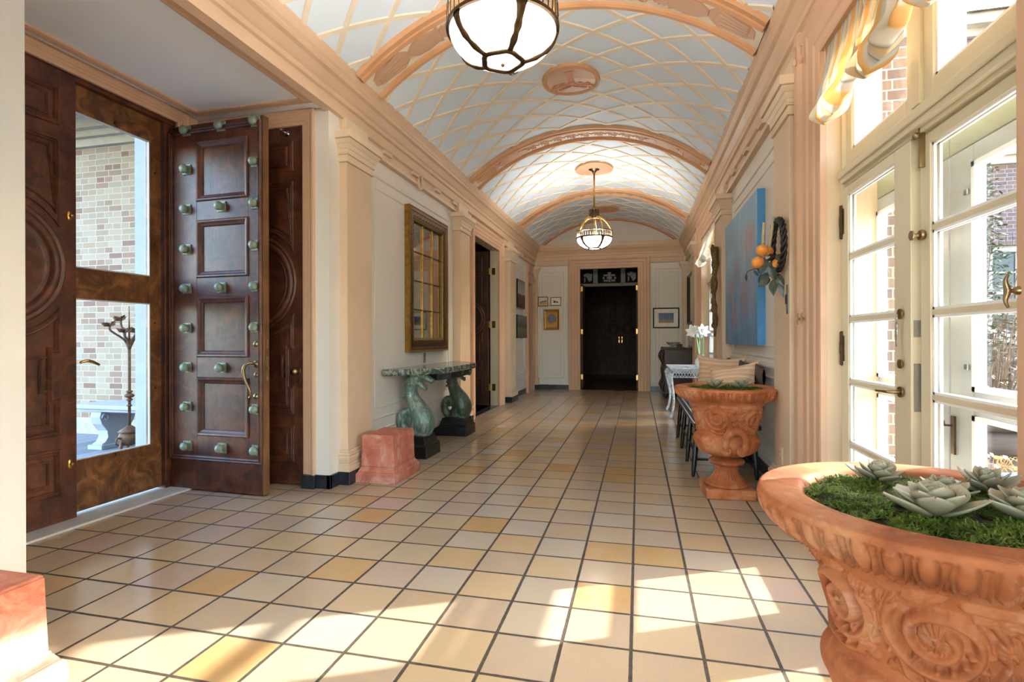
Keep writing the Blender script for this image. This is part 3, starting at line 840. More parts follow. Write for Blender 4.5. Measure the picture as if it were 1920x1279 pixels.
# --- door and window casings: profile runs outward from the opening edge
def casing(name, a0, a1, ztop, mapf, w, lab, th=.055, mat=None, base=0.0, nb=True):
    P = [(-.012, -.01), (-.012, th*.45), (0, th*.55), (w*.16, th*.55), (w*.2, th*.72), (w*.42, th*.72), (w*.47, th*.9), (w*.66, th*.9), (w*.72, th*1.05), (w*.8, th*1.25), (w*.95, th*1.25), (w, th*1.1), (w, -.01)]
    mb = MB(); mb.mould([(a1, base), (a1, ztop), (a0, ztop), (a0, base)], [(-d, h) for d, h in P], mapf)
    return struct(mb.build(name, mat or M['peach_deep']), lab, 'casing')
k += 1; casing('trim_%d' % k, 1.70, 3.31, 2.79, plane_x(XR-.03, -1), .36, 'peach moulded casing around the near French doors', .05)
k += 1; casing('trim_%d' % k, 7.55, 9.10, 2.79, plane_x(XR-.03, -1), .34, 'peach moulded casing around the far French window', .05)
k += 1; casing('trim_%d' % k, 7.5, 8.95, 2.72, plane_x(XL, 1), .20, 'peach moulded casing of the left side doorway')
k += 1; casing('trim_%d' % k, -1.305, 0.0, 2.77, plane_y(YE, -1), .25, 'peach moulded casing of the doorway in the end wall', .06)
k += 1; casing('trim_%d' % k, 11.38, 11.95, 2.42, plane_x(XL, 1), .13, 'peach casing of the narrow doorway near the end wall', .05)
k += 1; casing('trim_%d' % k, -3.50, -2.57, 2.88, plane_y(3.70, -1), .10, 'orange casing of the side door in the entrance recess', .03)
k += 1; casing('trim_%d' % k, 1.76, 3.47, 2.90, plane_x(-3.55, 1), .085, 'orange casing around the front door', .03)
# over-door panel of the narrow doorway
mb = MB(); mb.box(XL, XL+.03, 11.28, 12.05, 2.56, 2.84); panel_mould(mb, 11.38, 11.95, 2.62, 2.79, plane_x(XL+.03, 1), .02, .012)
panel_mould(mb, 11.46, 11.87, 2.66, 2.75, plane_x(XL+.03, 1), .014, .01)
k += 1; struct(mb.build('trim_%d' % k, M['peach_deep']), 'peach over-door panel of the narrow doorway', 'panel moulding')
# jamb linings
mb = MB(); mb.box(XL-.15, XL, 8.95, 8.99, 0, 2.76); mb.box(XL-.15, XL, 7.46, 7.5, 0, 2.76); mb.box(XL-.15, XL, 7.46, 8.99, 2.72, 2.76)
mb.box(XL-.10, XL-.02, 8.94, 8.95, 0, 2.72)
k += 1; struct(mb.build('trim_%d' % k, M['sash_cream']), 'cream jamb lining of the left side doorway', 'jamb')
mb = MB(); mb.box(XL-.15, XL, 11.95, 11.97, 0, 2.44); mb.box(XL-.15, XL, 11.36, 11.38, 0, 2.44)
k += 1; struct(mb.build('trim_%d' % k, M['peach_deep']), 'peach jamb of the narrow doorway', 'jamb')
mb = MB(); mb.box(-1.33, -1.305, YE, YE+.17, 0, 2.79); mb.box(0, .025, YE, YE+.17, 0, 2.79); mb.box(-1.33, .025, YE, YE+.17, 2.77, 2.79)
k += 1; struct(mb.build('trim_%d' % k, M['peach_deep']), 'peach jamb of the doorway in the end wall', 'jamb')
# reveals of the right-hand openings
for (a, b, nm) in ((1.70, 3.31, 'near'), (7.55, 9.10, 'far')):
    mb = MB(); mb.box(XR-.05, XR+.24, b, b+.03, 0, 2.82); mb.box(XR-.05, XR+.24, a-.03, a, 0, 2.82); mb.box(XR-.05, XR+.24, a-.03, b+.03, 2.79, 2.82)
    mb.box(XR+.02, XR+.26, a, b, -.02, .03)
    k += 1; struct(mb.build('trim_%d' % k, M['peach_light']), 'peach reveal of the %s French window' % nm, 'reveal')
# recess ceiling moulding
mb = MB()
mb.mould(rect(-3.40, -2.47, 1.78, 3.50), [(0, 0), (0, .012), (-.018, .02), (-.035, .012), (-.05, .02), (-.068, .012), (-.068, 0)][::-1], lambda u, v, h: (u, v, 2.985-h), closed=True)
k += 1; struct(mb.build('trim_%d' % k, M['peach_deep']), 'orange moulding frame on the recess ceiling', 'ceiling moulding')
# stone threshold of the front door
mb = MB(); mb.box(-3.72, -3.40, 1.60, 3.69, -.05, .014)
k += 1; struct(mb.build('trim_%d' % k, M['stone_sill'], bevel=.004), 'pale stone threshold under the front door', 'threshold')
mb = MB(); mb.box(XL-.14, XL, 7.5, 8.95, -.05, .004)
k += 1; struct(mb.build('trim_%d' % k, M['base_black']), 'dark slate sill of the left side doorway', 'threshold')

# ================================================================== WINDOWS AND DOORS
def moved(parent, o): o.parent = parent; return o
def empty_struct(name, loc, lab, cat, rz=0, group=None):
    o = thing(name, lab, cat, loc, rz, group); o['kind'] = 'structure'; return o

def french_window(name, y0, y1, lab, ajar=True):
    """double glazed door with transom lights in the opening y0..y1; local origin at the sill centre"""
    root = empty_struct(name, (XR, (y0+y1)/2, 0), lab, 'window')
    yc = (y0+y1)/2; h = (y1-y0)/2
    X1, X2 = .065, .125                    # frame planes measured from the wall face
    m = MB()
    m.box(X1-.01, X2, -h, -h+.025, .0, 2.79); m.box(X1-.01, X2, h-.025, h, 0, 2.79); h -= .0255; m.box(X1-.01, X2, -h, h, 2.75, 2.79)
    for dx, za, zb in ((0, 2.0, 2.12), (-.022, 2.02, 2.05), (-.035, 2.05, 2.085), (-.018, 2.085, 2.10)): m.box(X1+dx, X2, -h, h, za, zb)
    m.box(X1-.005, X2, -.035, .035, 2.12, 2.75)
    h += .0255; m.build('window_frame', M['sash_cream'], root, bevel=.003)
    for sg in (1, -1):
        f = MB(); a, b = (.035, h-.025) if sg > 0 else (-h+.025, -.035)
        f.box(X1+.01, X2-.01, a, a+.07, 2.12, 2.75); f.box(X1+.01, X2-.01, b-.07, b, 2.12, 2.75); f.box(X1+.01, X2-.01, a+.07, b-.07, 2.12, 2.19); f.box(X1+.01, X2-.01, a+.07, b-.07, 2.69, 2.75)
        fo = f.build('transom_light', M['sash_cream'], root, bevel=.004)
        g = MB(); g.box(X1+.034, X1+.038, a+.065, b-.065, 2.18, 2.70); g.build('glass', M['pane'], fo)
        e = MB()
        for (p, q, r, t_) in ((a+.07, a+.085, 2.19, 2.69), (b-.085, b-.07, 2.19, 2.69), (a+.07, b-.07, 2.19, 2.205), (a+.07, b-.07, 2.675, 2.69)): e.box(X1+.02, X1+.05, p, q, r, t_)
        e.build('glazing_bead', M['sash_white'], fo)
    # leaves
    for sg in (1, -1):
        ax = X1-.012 if sg > 0 else X1+.018
        a, b = (.022, h-.028) if sg > 0 else (-h+.028, .010)
        sh, sl_ = .075, (.145 if sg > 0 else .075)
        lo, hi = (a+sl_, b-sh) if sg > 0 else (a+sh, b-sl_)
        z0, z1, zt = .255, 1.945, 1.99
        f = MB(); T = .045
        f.box(ax, ax+T, a, lo, .03, zt); f.box(ax, ax+T, hi, b, .03, zt); f.box(ax, ax+T, lo, hi, .03, z0); f.box(ax, ax+T, lo, hi, z1, zt)
        dz = (z1-z0)/5
        for i in range(1, 5): f.box(ax+.004, ax+T-.004, lo, hi, z0+dz*i-.011, z0+dz*i+.011)
        lf = f.build('door_leaf', M['sash_cream'], root, bevel=.003)
        e = MB()
        for i in range(5):
            p, q = z0+dz*i+(.011 if i else 0), z0+dz*(i+1)-(.011 if i < 4 else 0)
            for dx in (.008, .028):
                e.box(ax+dx, ax+dx+.010, lo, lo+.012, p, q); e.box(ax+dx, ax+dx+.010, hi-.012, hi, p, q)
                e.box(ax+dx, ax+dx+.010, lo, hi, p, p+.010); e.box(ax+dx, ax+dx+.010, lo, hi, q-.010, q)
        e.build('glazing_bead', M['sash_white'], lf)
        g = MB(); g.box(ax+.021, ax+.024, lo, hi, z0, z1); g.build('glass', M['pane'], lf)
        if ajar:
            hg = MB()
            for z in ((1.81, 1.11) if sg > 0 else (1.81, 1.11)):
                yy = b+.004 if sg > 0 else a-.004
                hg.lathe([(.004, -.095), (.010, -.09), (.010, -.03), (.012, -.03), (.012, .03), (.010, .03), (.010, .09), (.004, .095)], 10, (ax-.004, yy, z))
                hg.box(ax-.003, ax, yy-.03*sg, yy, z-.07, z+.07)
            hg.build('hinge', M['dark_brass'], lf)
            if sg > 0:
                k = MB(); yy = a+.07
                for z, r in ((1.27, .022), (1.055, .02), (.935, .024)):
                    k.lathe([(.001, 0), (r, 0), (r, .006), (r*.6, .012), (.001, .014)], 14, (ax-.014, yy, z), 'x')
                k.tube([(ax-.01, yy, .935), (ax-.05, yy, .935), (ax-.055, yy+.03, .934), (ax-.055, yy+.12, .93)], [.009, .008, .008, .006], 10, smooth=3)
                k.build('lever_handle', M['old_brass'], lf, smooth='auto')
                k = MB(); k.box(ax+.010, ax+.036, a-.003, a, 1.17, 1.24); k.box(ax+.010, ax+.036, a-.003, a, .86, 1.06); k.build('mortise_lock', M['plate_grey'], lf)
                kk = MB(); kk.tube([(ax-.02, yy, 1.27), (ax-.022, yy+.004, 1.23)], .003, 6); kk.tube([(ax-.022, yy+.004, 1.23), (ax-.022, yy+.006, 1.19), (ax-.022, yy+.006, 1.13)], [(.004, .012), (.003, .010), (.003, .006)], 8)
                kk.build('key', M['chrome'], lf, smooth=True)
            else:
                k = MB(); yy = b-.035
                k.lathe([(.001, 0), (.02, 0), (.02, .005), (.008, .010), (.008, .026), (.02, .03), (.023, .038), (.018, .048), (.001, .05)], 16, (ax-.05, yy, 1.585), 'x')
                k.box(ax-.02, ax, yy-.006, yy+.006, 1.86, 2.03); k.ball((ax-.03, yy, 1.99), .014)
                k.build('bolt_knob', M['old_brass'], lf, smooth='auto')
    return root
french_window('window_1', 1.70, 3.31, 'tall cream French doors with glazed transom behind the near urn')
french_window('window_2', 7.55, 9.10, 'far French window beyond the bark pilaster and white flowers', ajar=False)

def storm_doors(name, yc, lab):
    root = empty_struct(name, (XR+.235, yc, 0), lab, 'storm door')
    for sg in (1, -1):
        m = MB()
        def bx(y0, y1, z0, z1, x0=0, x1=.045): m.box(x0, x1, sg*y0, sg*y1, z0, z1)
        bx(0.004, .165, .02, 1.93); bx(.69, .80, .02, 1.93); bx(.165, .69, .02, .25); bx(.165, .69, .86, .955)
        bx(.165, .69, 1.86, 1.93)
        d = m.build('storm_leaf', M['storm_white'], root, bevel=.003)
        t = MB(); t.box(0, .05, sg*.004, sg*.80, 1.935, 2.06); t.build('head_rail', M['storm_green'], root, bevel=.003)
        t = MB()
        for z0, z1 in ((.955, 1.86), (.25, .86)):
            for (a, b, c, e) in ((.165, .185, z0, z1), (.67, .69, z0, z1), (.165, .69, z0, z0+.02), (.165, .69, z1-.02, z1)): t.box(-.008, .03, sg*a, sg*b, c, e)
        t.build('pane_frame', M['sash_white'], d)
        g = MB(); g.box(.018, .021, sg*.18, sg*.675, .95, 1.865); g.box(.018, .021, sg*.18, sg*.675, .245, .865); g.build('glass', M['pane'], d)
        c = MB()
        for z in (1.75, 1.05, .62): c.box(-.012, 0, sg*.12, sg*.145, z-.012, z+.012)
        c.build('clip', M['chrome'], d, bevel=.003)
        if sg < 0:
            l = MB(); l.box(-.008, 0, -.045, -.02, .68, .84); l.tube([(-.008, -.03, .80), (-.035, -.03, .80), (-.04, -.03, .82)], .005, 8); l.build('latch', M['dark_brass'], d)
        u = MB()
        for (a, b, c, e) in ((.0, .05, 2.06, 2.78), (.73, .80, 2.06, 2.78), (.05, .73, 2.06, 2.16), (.05, .73, 2.70, 2.78)): u.box(0, .04, sg*a, sg*b, c, e)
        u.build('transom_frame', M['storm_white'], root, bevel=.003)
    return root
storm_doors('door_1', 2.615, 'white glazed storm doors outside the near French doors')
storm_doors('door_2', 8.38, 'white storm doors outside the far French window')

# ---- panelled leaves; local frame: u along x, front face at y = 0 looking towards -y, z up
FRONT = lambda u, v, h: (u, -h, v)
BOL = [(0, 0), (0, .010), (.006, .016), (.014, .016), (.020, .009), (.028, .012), (.034, .004), (.034, 0)]
def bead(mb, path, s=1.0, mapf=FRONT, closed=True): mb.mould(path, [(d*s, h*s) for d, h in BOL], mapf, closed=closed)
def ring_pts(cx, cz, r, n=48): return [(cx+r*math.cos(2*PI*i/n), cz+r*math.sin(2*PI*i/n)) for i in range(n)]
def circle_leaf(name, W, H, T, loc, rz, lab, cat='door', knobs=None, wood='door_wood', lite=False, group=None):
    """raised-moulding leaf: small top panel, tall panels hollowed around a central roundel, small bottom panel"""
    m = MB(); m.box(0, W, 0, T, .01, H)
    root = m.build(name, M[wood], loc=loc, rot=(0, 0, rz), bevel=.003)
    struct(root, lab, cat, group)
    cx, cz = W/2, .565*H if H > 2.6 else .55*H
    ro = min(.385, W*.42)
    p = MB()
    a, b = .105, W-.105
    p0 = MB()
    bead(p, rect(a, b, H-.36, H-.12)); bead(p, rect(a+.06, b-.06, H-.315, H-.165), .6)
    def arc(r, a0, a1, n=16): return [(cx+r*math.cos(a0+(a1-a0)*i/n), cz+r*math.sin(a0+(a1-a0)*i/n)) for i in range(n+1)]
    R2 = ro+.05
    th = math.acos(min(.98, (b-cx)/R2))
    up = [(a, H-.44)]+[(x, z) for x, z in arc(R2, PI-th, th)]+[(b, H-.44)]
    bead(p, up[::-1] if False else up)
    up2 = [(a+.055, H-.49)]+[(x, z) for x, z in arc(R2+.05, PI-th-.16, th+.16)]+[(b-.055, H-.49)]
    bead(p, up2, .6)
    zb = .57; st = .045
    lo = [(b, zb), (b, .80), (b-st, .80), (b-st, 1.09), (b, 1.09)]+[(x, z) for x, z in arc(R2, -th, -PI+th)]+[(a, 1.09), (a+st, 1.09), (a+st, .80), (a, .80), (a, zb)]
    bead(p, lo); 
    lo2 = [(b-.06, zb+.06), (b-.06, .86), (b-st-.06, .86), (b-st-.06, 1.03), (b-.07, 1.07), (a+.07, 1.07), (a+st+.06, 1.03), (a+st+.06, .86), (a+.06, .86), (a+.06, zb+.06)]
    if not lite: bead(p, lo2, .6)
    bead(p, rect(a, b, .19, .48)); bead(p, rect(a+.06, b-.06, .25, .42), .6)
    p.build('panel_moulding', M[wood], root)
    q = MB()
    prof = [(ro+.004, -.001), (ro, .014), (ro-.012, .022), (ro-.03, .016), (ro-.036, .024), (ro-.055, .030), (ro-.075, .022), (ro-.082, .010), (ro-.095, .014), (ro-.11, .004), (ro-.12, .002), (ro*.5, .006), (.001, .008)]
    n = 48; v = []
    for r, h in prof: v += [(cx+r*math.cos(2*PI*i/n), -h, cz+r*math.sin(2*PI*i/n)) for i in range(n)]
    f = []
    for j in range(len(prof)-1):
        for i in range(n): f.append((j*n+i, j*n+(i+1) % n, (j+1)*n+(i+1) % n, (j+1)*n+i))
    q.add(v, f); q.build('roundel', M[wood], root, smooth='auto')
    return root

# front door pair: left leaf shut, right leaf standing open into the recess
d = circle_leaf('door_3', .915, 2.885, .055, (-3.565, 1.782, 0), PI/2, 'shut dark wooden front door leaf with carved roundel at the left')
for z in (1.97, .371):
    m = MB(); m.lathe([(.001, 0), (.016, 0), (.016, .004), (.010, .008), (.001, .009)], 14, (0, 0, 0), 'y')
    m.v = [(x*1.0, -y, zz*1.9) for x, y, zz in m.v]; m.ball((0, -.018, 0), .011)
    m.build('flush_bolt', M['brass'], d, loc=(.872, 0, z), smooth='auto')

def studded_leaf():
    W, H, T = .875, 2.835, .06
    b = MB(); b.box(0, W-.012, .018, T, .012, H)
    root = b.build('door_4', M['door_wood'], loc=(-3.575, 3.425, 0), rot=(0, 0, -math.radians(2.6)), bevel=.002)
    struct(root, 'open dark wooden front door leaf studded with green knobs', 'door')
    f = MB(); U = [(0, .255), (.74, W-.012)]
    P = [(2.235, 2.70), (1.645, 2.09), (1.035, 1.50), (.43, .88)]
    for a, c in U: f.box(a, c, 0, .02, .012, H)
    zz = [.012]+[v for q in reversed(P) for v in q]+[H]
    for i in range(0, len(zz), 2): f.box(.255, .74, 0, .02, zz[i], zz[i+1])
    f.build('stile_and_rail', M['door_wood'], root, bevel=.002)
    pm = MB()
    for z0, z1 in P:
        r = rect(.255, .74, z0, z1)
        pm.mould(r[::-1], [(0, -.022), (0, .004), (-.008, .012), (-.018, .010), (-.03, .0), (-.042, -.006), (-.05, -.014), (-.05, -.022)], FRONT, closed=True)
    pm.mould([(.03, .275), (.03, H-.07), (W-.045, H-.07), (W-.045, .275)], [(0, 0), (0, .010), (.01, .016), (.02, .014), (.028, .02), (.036, .006), (.036, 0)], FRONT, closed=True)
    pm.build('panel_moulding', M['door_wood'], root)
    e = MB(); e.box(W-.012, W, .001, T-.001, .012, H); e.build('leaf_edge', M['door_edge'], root, bevel=.002)
    lk = MB(); lk.box(W-.001, W+.003, .022, .045, 1.10, 1.17); lk.box(W-.001, W+.003, .02, .046, .86, 1.04); lk.box(W, W+.014, .026, .04, .94, .965)
    lk.build('lock_plate', M['old_brass'], root)
    first = None
    rows = [2.79, 2.49, 2.18, 1.87, 1.565, 1.26, .955, .65, .345]
    spots = [(.165, z) for z in rows]+[(.497, z) for z in rows[::2]]+[(.812, z) for z in rows if abs(z-.955) > .01]
    for u, z in spots:
        if first is None:
            s_ = MB(); s_.box(-.038, .038, -.010, .0, -.038, .038)
            prof = [(.020, .008), (.021, .014), (.030, .022), (.0345, .033), (.032, .045), (.024, .055), (.011, .061), (.001, .062)]
            n = 24; v = []
            for r, h in prof:
                for i in range(n):
                    a = 2*PI*i/n; rr = r*(1+.05*math.cos(8*a))
                    v.append((rr*math.cos(a), -h, rr*math.sin(a)))
            s_.add(v, [(j*n+i, j*n+(i+1) % n, (j+1)*n+(i+1) % n, (j+1)*n+i) for j in range(len(prof)-1) for i in range(n)])
            first = s_.build('stud', M['verdigris'], root, smooth='auto'); o = first
        else:
            o = first.copy(); COL.objects.link(o)
        o.location = (u, 0, z)
    h = MB(); u = .805
    for z, r in ((1.135, .022), (.985, .026), (.745, .022)):
        h.lathe([(.001, 0), (r, 0), (r, .006), (r*.55, .014), (.001, .016)], 16, (0, 0, 0), 'y')
        h.v[-16*5:] = [(x+u, -y, q+z) for x, y, q in h.v[-16*5:]]
    h.lathe([(.001, 0), (.019, 0), (.019, .01), (.01, .016), (.001, .016)], 16, (0, 0, 0), 'y'); h.v[-16*5:] = [(x+u+.008, -y, q+.905) for x, y, q in h.v[-16*5:]]
    h.tube([(u, -.012, .99), (u-.02, -.05, .995), (u-.05, -.062, .965), (u-.055, -.062, .91), (u-.035, -.058, .85), (u-.012, -.052, .80), (u-.008, -.045, .755), (u-.02, -.04, .74)], [.010, .011, .013, .013, .011, .009, .008, .011], 12, smooth=5)
    h.build('pull_handle', M['old_brass'], root, smooth='auto')
    return root
studded_leaf()

# glazed storm door behind the open leaf
def entry_storm():
    root = empty_struct('door_5', (-3.615, 3.0, 0), 'brown wooden storm door with two glass panes in the open half of the entrance', 'door')
    m = MB(); T = .04
    for (a, b, c, e) in ((-.295, -.285, .03, 2.87), (.275, .375, .03, 2.87), (-.285, .275, .03, .372), (-.285, .275, 1.445, 1.65), (-.285, .275, 2.68, 2.87)):
        m.box(-T, 0, a, b, c, e)
    lf = m.build('door_leaf', M['storm_wood'], root, bevel=.003)
    e = MB()
    for c, d_ in ((.372, 1.445), (1.65, 2.68)):
        for (a, b, p, q) in ((-.285, -.279, c, d_), (.267, .275, c, d_), (-.285, .275, c, c+.008), (-.285, .275, d_-.008, d_)): e.box(-.012, .004, a, b, p, q)
    e.build('pane_gasket', M['storm_white'], lf)
    g = MB(); g.box(-.022, -.018, -.285, .275, .372, 1.445); g.box(-.022, -.018, -.285, .275, 1.65, 2.68); g.build('glass', M['pane'], lf)
    s_ = MB()
    for y, z in ((.32, 2.45), (.32, 1.9), (.32, 1.3), (.32, .8), (0, 2.71), (0, 1.63), (0, 1.46), (0, .355)): s_.ball((.002, y, z), .008, 8, 6)
    s_.build('screw_head', M['dark_brass'], lf, smooth=True)
    h = MB(); h.tube([(.03, -.27, 1.02), (.045, -.22, 1.03), (.045, -.15, 1.00)], [.008, .011, .008], 10, smooth=4); h.build('lever_handle', M['brass'], lf, smooth=True)
    f = MB(); f.box(-.10, .03, .38, .47, 0, 2.9); f.box(-.10, .045, -1.24, .47, 2.86, 2.925); f.box(-.10, .01, -.31, -.295, 0, 2.9)
    f.build('door_frame', M['door_wood'], root, bevel=.004)
entry_storm()

# side door in the recess
d = circle_leaf('door_6', .925, 2.875, .05, (-3.497, 3.715, 0), 0, 'shut dark wooden side door with roundel behind the open studded leaf')
m = MB()
for r, y0, z in ((.030, 0, .905),):
    prof = [(.001, 0), (.026, 0), (.026, .006), (.012, .010), (.012, .035), (.026, .042), (.032, .054), (.028, .070), (.014, .078), (.001, .08)]
    m.lathe(prof, 20, (0, 0, 0), 'y'); m.v = [(x, -y, q) for x, y, q in m.v]
m.build('door_knob', M['old_brass'], d, loc=(.855, 0, .915), smooth='auto')
m = MB(); m.lathe([(.001, 0), (.013, 0), (.013, .004), (.001, .005)], 14, (0, 0, 0), 'y'); m.v = [(x, -y, q*1.9) for x, y, q in m.v]
m.box(-.003, .003, -.0055, -.0045, -.012, .010)
m.build('keyhole_plate', M['old_brass'], d, loc=(.858, 0, .83), smooth='auto')
m = MB(); m.lathe([(.001, 0), (.022, 0), (.022, .006), (.010, .012), (.010, .06), (.014, .065), (.012, .085), (.001, .09)], 14, (0, 0, 0), 'y'); m.v = [(x, -y, q) for x, y, q in m.v]
m.build('door_stop', M['chrome'], d, loc=(.76, 0, 2.82), smooth='auto')
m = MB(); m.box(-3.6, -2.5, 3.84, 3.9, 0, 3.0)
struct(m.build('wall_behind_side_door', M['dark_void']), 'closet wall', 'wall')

# left side doorway: leaf folded back into the next room
d = circle_leaf('door_7', .72, 2.70, .045, (-3.27, 8.885, 0), 0, 'dark open door leaf with roundel seen through the left side doorway', wood='dark_wood', lite=True)
for z in (2.35, 1.42, .32):
    m = MB(); m.box(.70, .74, -.004, .05, z-.055, z+.055); m.build('hinge', M['brass'], d, loc=(0, 0, 0), bevel=.003)
    m = MB(); m.box(.775, .835, .050, .056, z-.06, z+.06); m.build('hinge_leaf', M['dark_brass'], d)
# end doorway leaves folded back into the far room
for x0, nm, rz, lab in ((-1.302, 'door_8', PI/2, 'left dark leaf of the end doorway standing open'), (-.048, 'door_9', PI/2, 'right dark leaf of the end doorway standing open')):
    m = MB(); m.box(0, .62, -.045, 0, .01, 2.42)
    o = struct(m.build(nm, M['dark_wood'], loc=(x0, YE+.19, 0), rot=(0, 0, rz), bevel=.003), lab, 'door')
    for z in (2.32, 1.33, .28):
        h = MB(); h.box(-.022, .02, -.05, .005, z-.06, z+.06); h.build('hinge', M['brass'], o, bevel=.004)

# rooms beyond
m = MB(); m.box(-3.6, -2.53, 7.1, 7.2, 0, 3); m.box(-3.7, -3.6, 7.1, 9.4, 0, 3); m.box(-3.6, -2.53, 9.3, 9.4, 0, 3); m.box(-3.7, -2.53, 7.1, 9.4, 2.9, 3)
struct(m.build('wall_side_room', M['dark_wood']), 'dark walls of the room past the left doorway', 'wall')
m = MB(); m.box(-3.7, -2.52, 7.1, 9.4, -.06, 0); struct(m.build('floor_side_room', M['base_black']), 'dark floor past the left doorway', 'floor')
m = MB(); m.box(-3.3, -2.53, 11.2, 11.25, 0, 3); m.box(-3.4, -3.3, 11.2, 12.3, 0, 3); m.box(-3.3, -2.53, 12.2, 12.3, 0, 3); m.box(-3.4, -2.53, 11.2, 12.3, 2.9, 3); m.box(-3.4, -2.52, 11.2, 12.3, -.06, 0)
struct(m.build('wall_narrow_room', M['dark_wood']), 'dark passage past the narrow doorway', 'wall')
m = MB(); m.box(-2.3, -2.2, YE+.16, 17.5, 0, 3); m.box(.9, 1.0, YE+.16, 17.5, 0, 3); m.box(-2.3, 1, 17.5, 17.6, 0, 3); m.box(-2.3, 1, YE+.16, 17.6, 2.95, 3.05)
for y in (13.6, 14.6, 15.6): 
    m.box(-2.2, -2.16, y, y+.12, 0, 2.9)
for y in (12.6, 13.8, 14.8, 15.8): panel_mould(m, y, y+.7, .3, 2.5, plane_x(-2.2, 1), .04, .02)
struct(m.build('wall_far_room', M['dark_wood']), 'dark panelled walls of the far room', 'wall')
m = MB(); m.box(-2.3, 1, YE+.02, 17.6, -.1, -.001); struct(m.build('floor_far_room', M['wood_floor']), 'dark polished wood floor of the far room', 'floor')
# far double doors
for x0, nm, lab in ((-1.02, 'door_10', 'left leaf of the dark double doors deep in the far room'), (-.555, 'door_11', 'right leaf of the dark double doors deep in the far room')):
    o = circle_leaf(nm, .455, 2.62, .05, (x0, 17.44, 0), 0, lab, wood='dark_wood', lite=True)
    h = MB(); h.box(-.02, .02, -.012, 0, -.10, .10); h.ball((0, -.03, .02), .022); h.build('brass_plate', M['brass'], o, loc=(.415 if nm == 'door_10' else .04, 0, 1.13), bevel=.004)
m = MB(); 
for (a, b, z0, z1) in ((-1.14, -1.03, 0, 2.8), (-.09, .02, 0, 2.8), (-1.14, .02, 2.66, 2.8)): m.box(a, b, 17.42, 17.5, z0, z1)
k += 1; struct(m.build('trim_%d' % k, M['dark_wood'], bevel=.01), 'dark casing of the far double doors', 'casing')
# white bressummer with ornamental frieze above it
m = MB(); m.cur = 0; m.box(-2.2, .9, 13.2, 13.32, 2.46, 2.53); m.cur = 1; m.box(-2.2, .9, 13.22, 13.3, 2.53, 2.95)
m.cur = 2
Fz = plane_y(13.22, -1)
for x in (-1.03, -.36): m.box(x-.055, x+.055, 13.2, 13.22, 2.54, 2.92)
for cx_, sd in ((-.78, 1), (-.60, -1)):
    for q in range(6):
        a = q*PI/3; m.prism([(cx_+.05*math.cos(a)+.028*math.cos(t*PI/4), 2.66+.075*math.sin(a)+.03*math.sin(t*PI/4)) for t in range(8)], Fz, 0, .012)
m.prism([(-.73, 2.80), (-.65, 2.80), (-.655, 2.72), (-.67, 2.62), (-.66, 2.56), (-.72, 2.56), (-.71, 2.62), (-.725, 2.72)], Fz, 0, .02)
for cx_, sd in ((-1.22, -1), (-.16, 1)):
    m.prism([(cx_-.11, 2.76), (cx_-.02, 2.80), (cx_+.11, 2.77), (cx_+.10, 2.62), (cx_+.04, 2.57), (cx_, 2.63), (cx_-.03, 2.70), (cx_-.08, 2.70)], Fz, 0, .02)
    m.prism([(cx_-.09, 2.68), (cx_-.05, 2.68), (cx_-.06, 2.57), (cx_-.085, 2.56)], Fz, 0, .02)
k += 1; struct(m.build('trim_%d' % k, [M['ext_trim'], M['dark_void'], M['outside_stone']]), 'pale beam and black and white frieze inside the far room', 'beam')
m = MB(); m.box(-1.1, .1, 12.95, 15.6, 0, .012); tag(m.build('rug', M['rug'], bevel=.004), 'dark patterned rug on the far room floor', 'rug')

